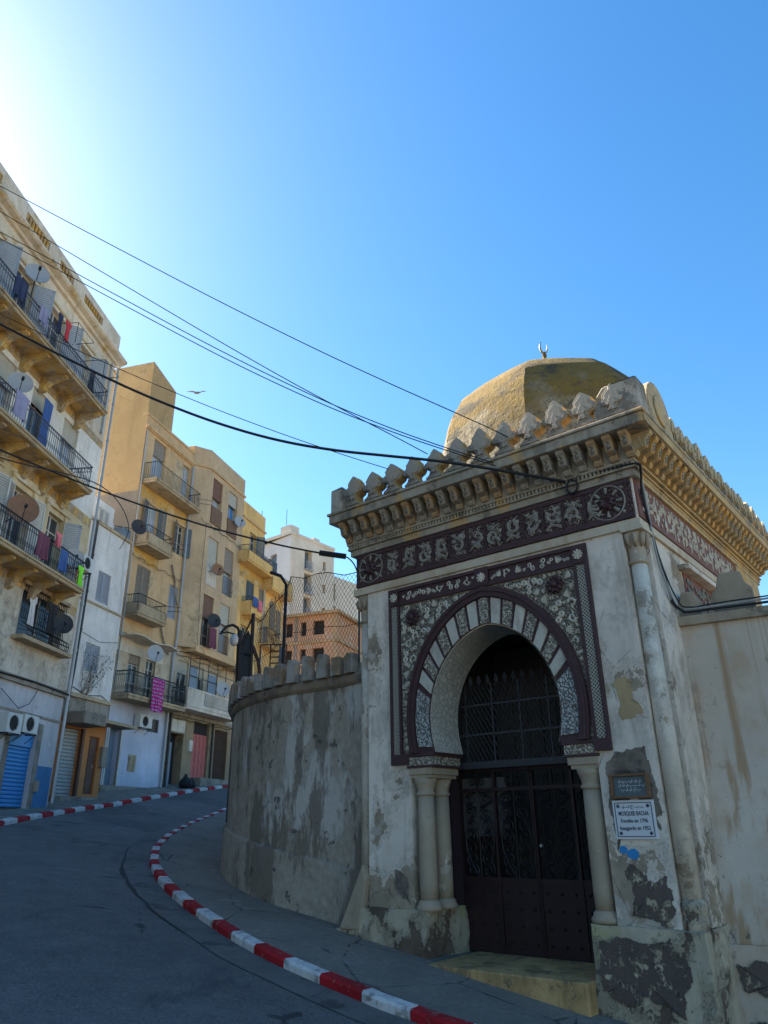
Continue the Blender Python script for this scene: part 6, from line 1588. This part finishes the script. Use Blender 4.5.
cable([(-11.2, 11.6, 13.27), (-7.52, 11.1, 10.85), (-4.54, 10.69, 8.61), (-2.4, 10.4, 7.06), (-0.85, 10.19, 6.15), (0.27, 10.03, 5.58), (0.84, 9.96, 5.29), (1.7, 9.84, 4.92)], .008, 'lower of the two close parallel thin cables running to the cornice')
cable([(-11.2, 11.6, 11.38), (-7.37, 11.45, 9.14), (-5.43, 11.37, 8.02), (-3.28, 11.28, 6.97), (-1.62, 11.22, 6.2), (-0.74, 11.18, 5.87), (0.08, 11.15, 5.55)], .007, 'thin cable just above the thickest one, ending on the leftmost battlements')
# second strand twisted with the lowest cable near the left building
cable([(-11.2, 11.7, 8.05), (-8.6, 11.8, 6.9), (-7.0, 11.95, 6.28), (-6.2, 14.5, 6.9), (-7.0, 18.5, 7.6), (-8.9, 23.0, 8.6)], .012, 'short black cable branching off to the second floor of the tall left building', sm=0)
# cables down the mosque corner and along the right-hand coping
def mp(a, y, z): return MF.w(a, y, z)
P = [mp(.36, -.08, 4.50), mp(.9, -.10, 4.50), mp(1.42, -.10, 4.47), mp(1.44, .02, 4.40), mp(1.38, .12, 4.2), mp(1.36, .22, 3.9), mp(1.34, .45, 3.4), mp(1.34, .62, 3.0), mp(1.34, .78, 2.72), mp(1.40, .92, 2.62)]
P += [RF.w(.15, -.09, 2.60), RF.w(.6, -.09, 2.60), RF.w(1.1, -.09, 2.595), RF.w(3, -.09, 2.6), RF.w(8, -.09, 2.6), RF.w(12.5, -.09, 2.6)]
cable(P, .018, 'black cable running down the gatehouse corner and along the right wall coping', sm=0)
P2 = [mp(1.42, .05, 4.40), mp(1.37, .25, 3.95), mp(1.345, .40, 3.3), mp(1.36, .60, 2.85), RF.w(.0, -.10, 2.68), RF.w(.3, -.11, 2.63), RF.w(1.5, -.10, 2.64), RF.w(6, -.10, 2.63)]
cable(P2, .014, 'pale grey cable looping down the gatehouse corner beside the black one', 'wiregrey', sm=0)
P3 = [mp(1.35, .15, 4.2), mp(1.345, .5, 3.3), mp(1.35, .95, 2.8), RF.w(.2, -.10, 2.66), RF.w(.9, -.11, 2.67), RF.w(5, -.11, 2.66)]
cable(P3, .010, 'thinnest dark wire hanging diagonally down the gatehouse side wall', sm=0)
# bird
b = MB(); b.smooth = True
bx, by, bz = -10.92, 36.79, 23.5
b.tube([(bx-.18, by, bz-.02), (bx-.08, by, bz), (bx+.06, by, bz+.01), (bx+.16, by, bz+.03), (bx+.22, by, bz+.02)], [.02, .06, .075, .04, .01], 8)
for sg in (-1, 1):
    b.add([(bx-.05, by, bz+.03), (bx+.09, by, bz+.03), (bx+sg*.30+.05, by-.05, bz+.12), (bx+sg*.62, by-.1, bz+.05), (bx+sg*.28-.04, by+.05, bz+.08)], [(0, 1, 2, 4), (2, 3, 4)])
b.build('bird', 'bird', None, 'small grey bird gliding in the sky above the yellow block', 'bird')

GROUPS = {'satellite dish': 'satellite dishes on the facades', 'air conditioner': 'air conditioners on the shop walls', 'laundry': 'laundry on the balconies', 'cable': 'cables strung over the street and gatehouse'}
for o in bpy.data.objects:
    if o.get('category') in GROUPS and 'group' not in o: o['group'] = GROUPS[o['category']]
# ------------------------------------------------------------------ light, sky, camera
SUN_AZ, SUN_EL = -52, 38
w = bpy.data.worlds.new('World'); SC.world = w; w.use_nodes = True; nt = w.node_tree
sky = nt.nodes.new('ShaderNodeTexSky'); sky.sky_type = 'NISHITA'; sky.sun_disc = False
sky.sun_elevation = radians(SUN_EL); sky.sun_rotation = radians(SUN_AZ); sky.air_density = 1.3; sky.dust_density = .65; sky.ozone_density = 3.4; sky.altitude = 100
bg = nt.nodes['Background']; hs = nt.nodes.new('ShaderNodeHueSaturation'); hs.inputs['Saturation'].default_value = 1.30; hs.inputs['Hue'].default_value = .499; nt.links.new(sky.outputs[0], hs.inputs['Color']); nt.links.new(hs.outputs[0], bg.inputs[0]); bg.inputs[1].default_value = .06
sd = bpy.data.lights.new('Sun', 'SUN'); sd.energy = 5.0; sd.angle = radians(.5); sd.color = (1, .93, .82)
so = bpy.data.objects.new('Sun', sd); COL.objects.link(so)
dv = Vector((sin(radians(SUN_AZ))*cos(radians(SUN_EL)), cos(radians(SUN_AZ))*cos(radians(SUN_EL)), sin(radians(SUN_EL))))
so.rotation_euler = dv.to_track_quat('Z', 'Y').to_euler(); so.location = dv*60
cd = bpy.data.cameras.new('Camera'); cam = bpy.data.objects.new('Camera', cd); COL.objects.link(cam); SC.camera = cam
cd.sensor_fit = 'VERTICAL'; cd.sensor_height = 36; cd.sensor_width = 27; cd.lens = 730/1024*36; cd.clip_end = 3000; cd.clip_start = .05
Rc = ((0.999884699, 0.0151851648, 0.0), (0.00595553572, -0.392149121, 0.919882383), (-0.0139685656, 0.919776319, 0.392194342))
m = Matrix(((Rc[0][0], Rc[0][1], -Rc[0][2]), (Rc[1][0], Rc[1][1], -Rc[1][2]), (Rc[2][0], Rc[2][1], -Rc[2][2])))
cam.matrix_world = m.to_4x4()
SC.view_settings.view_transform = 'Standard'; SC.view_settings.look = 'None'; SC.view_settings.exposure = 2.17; SC.view_settings.gamma = 1
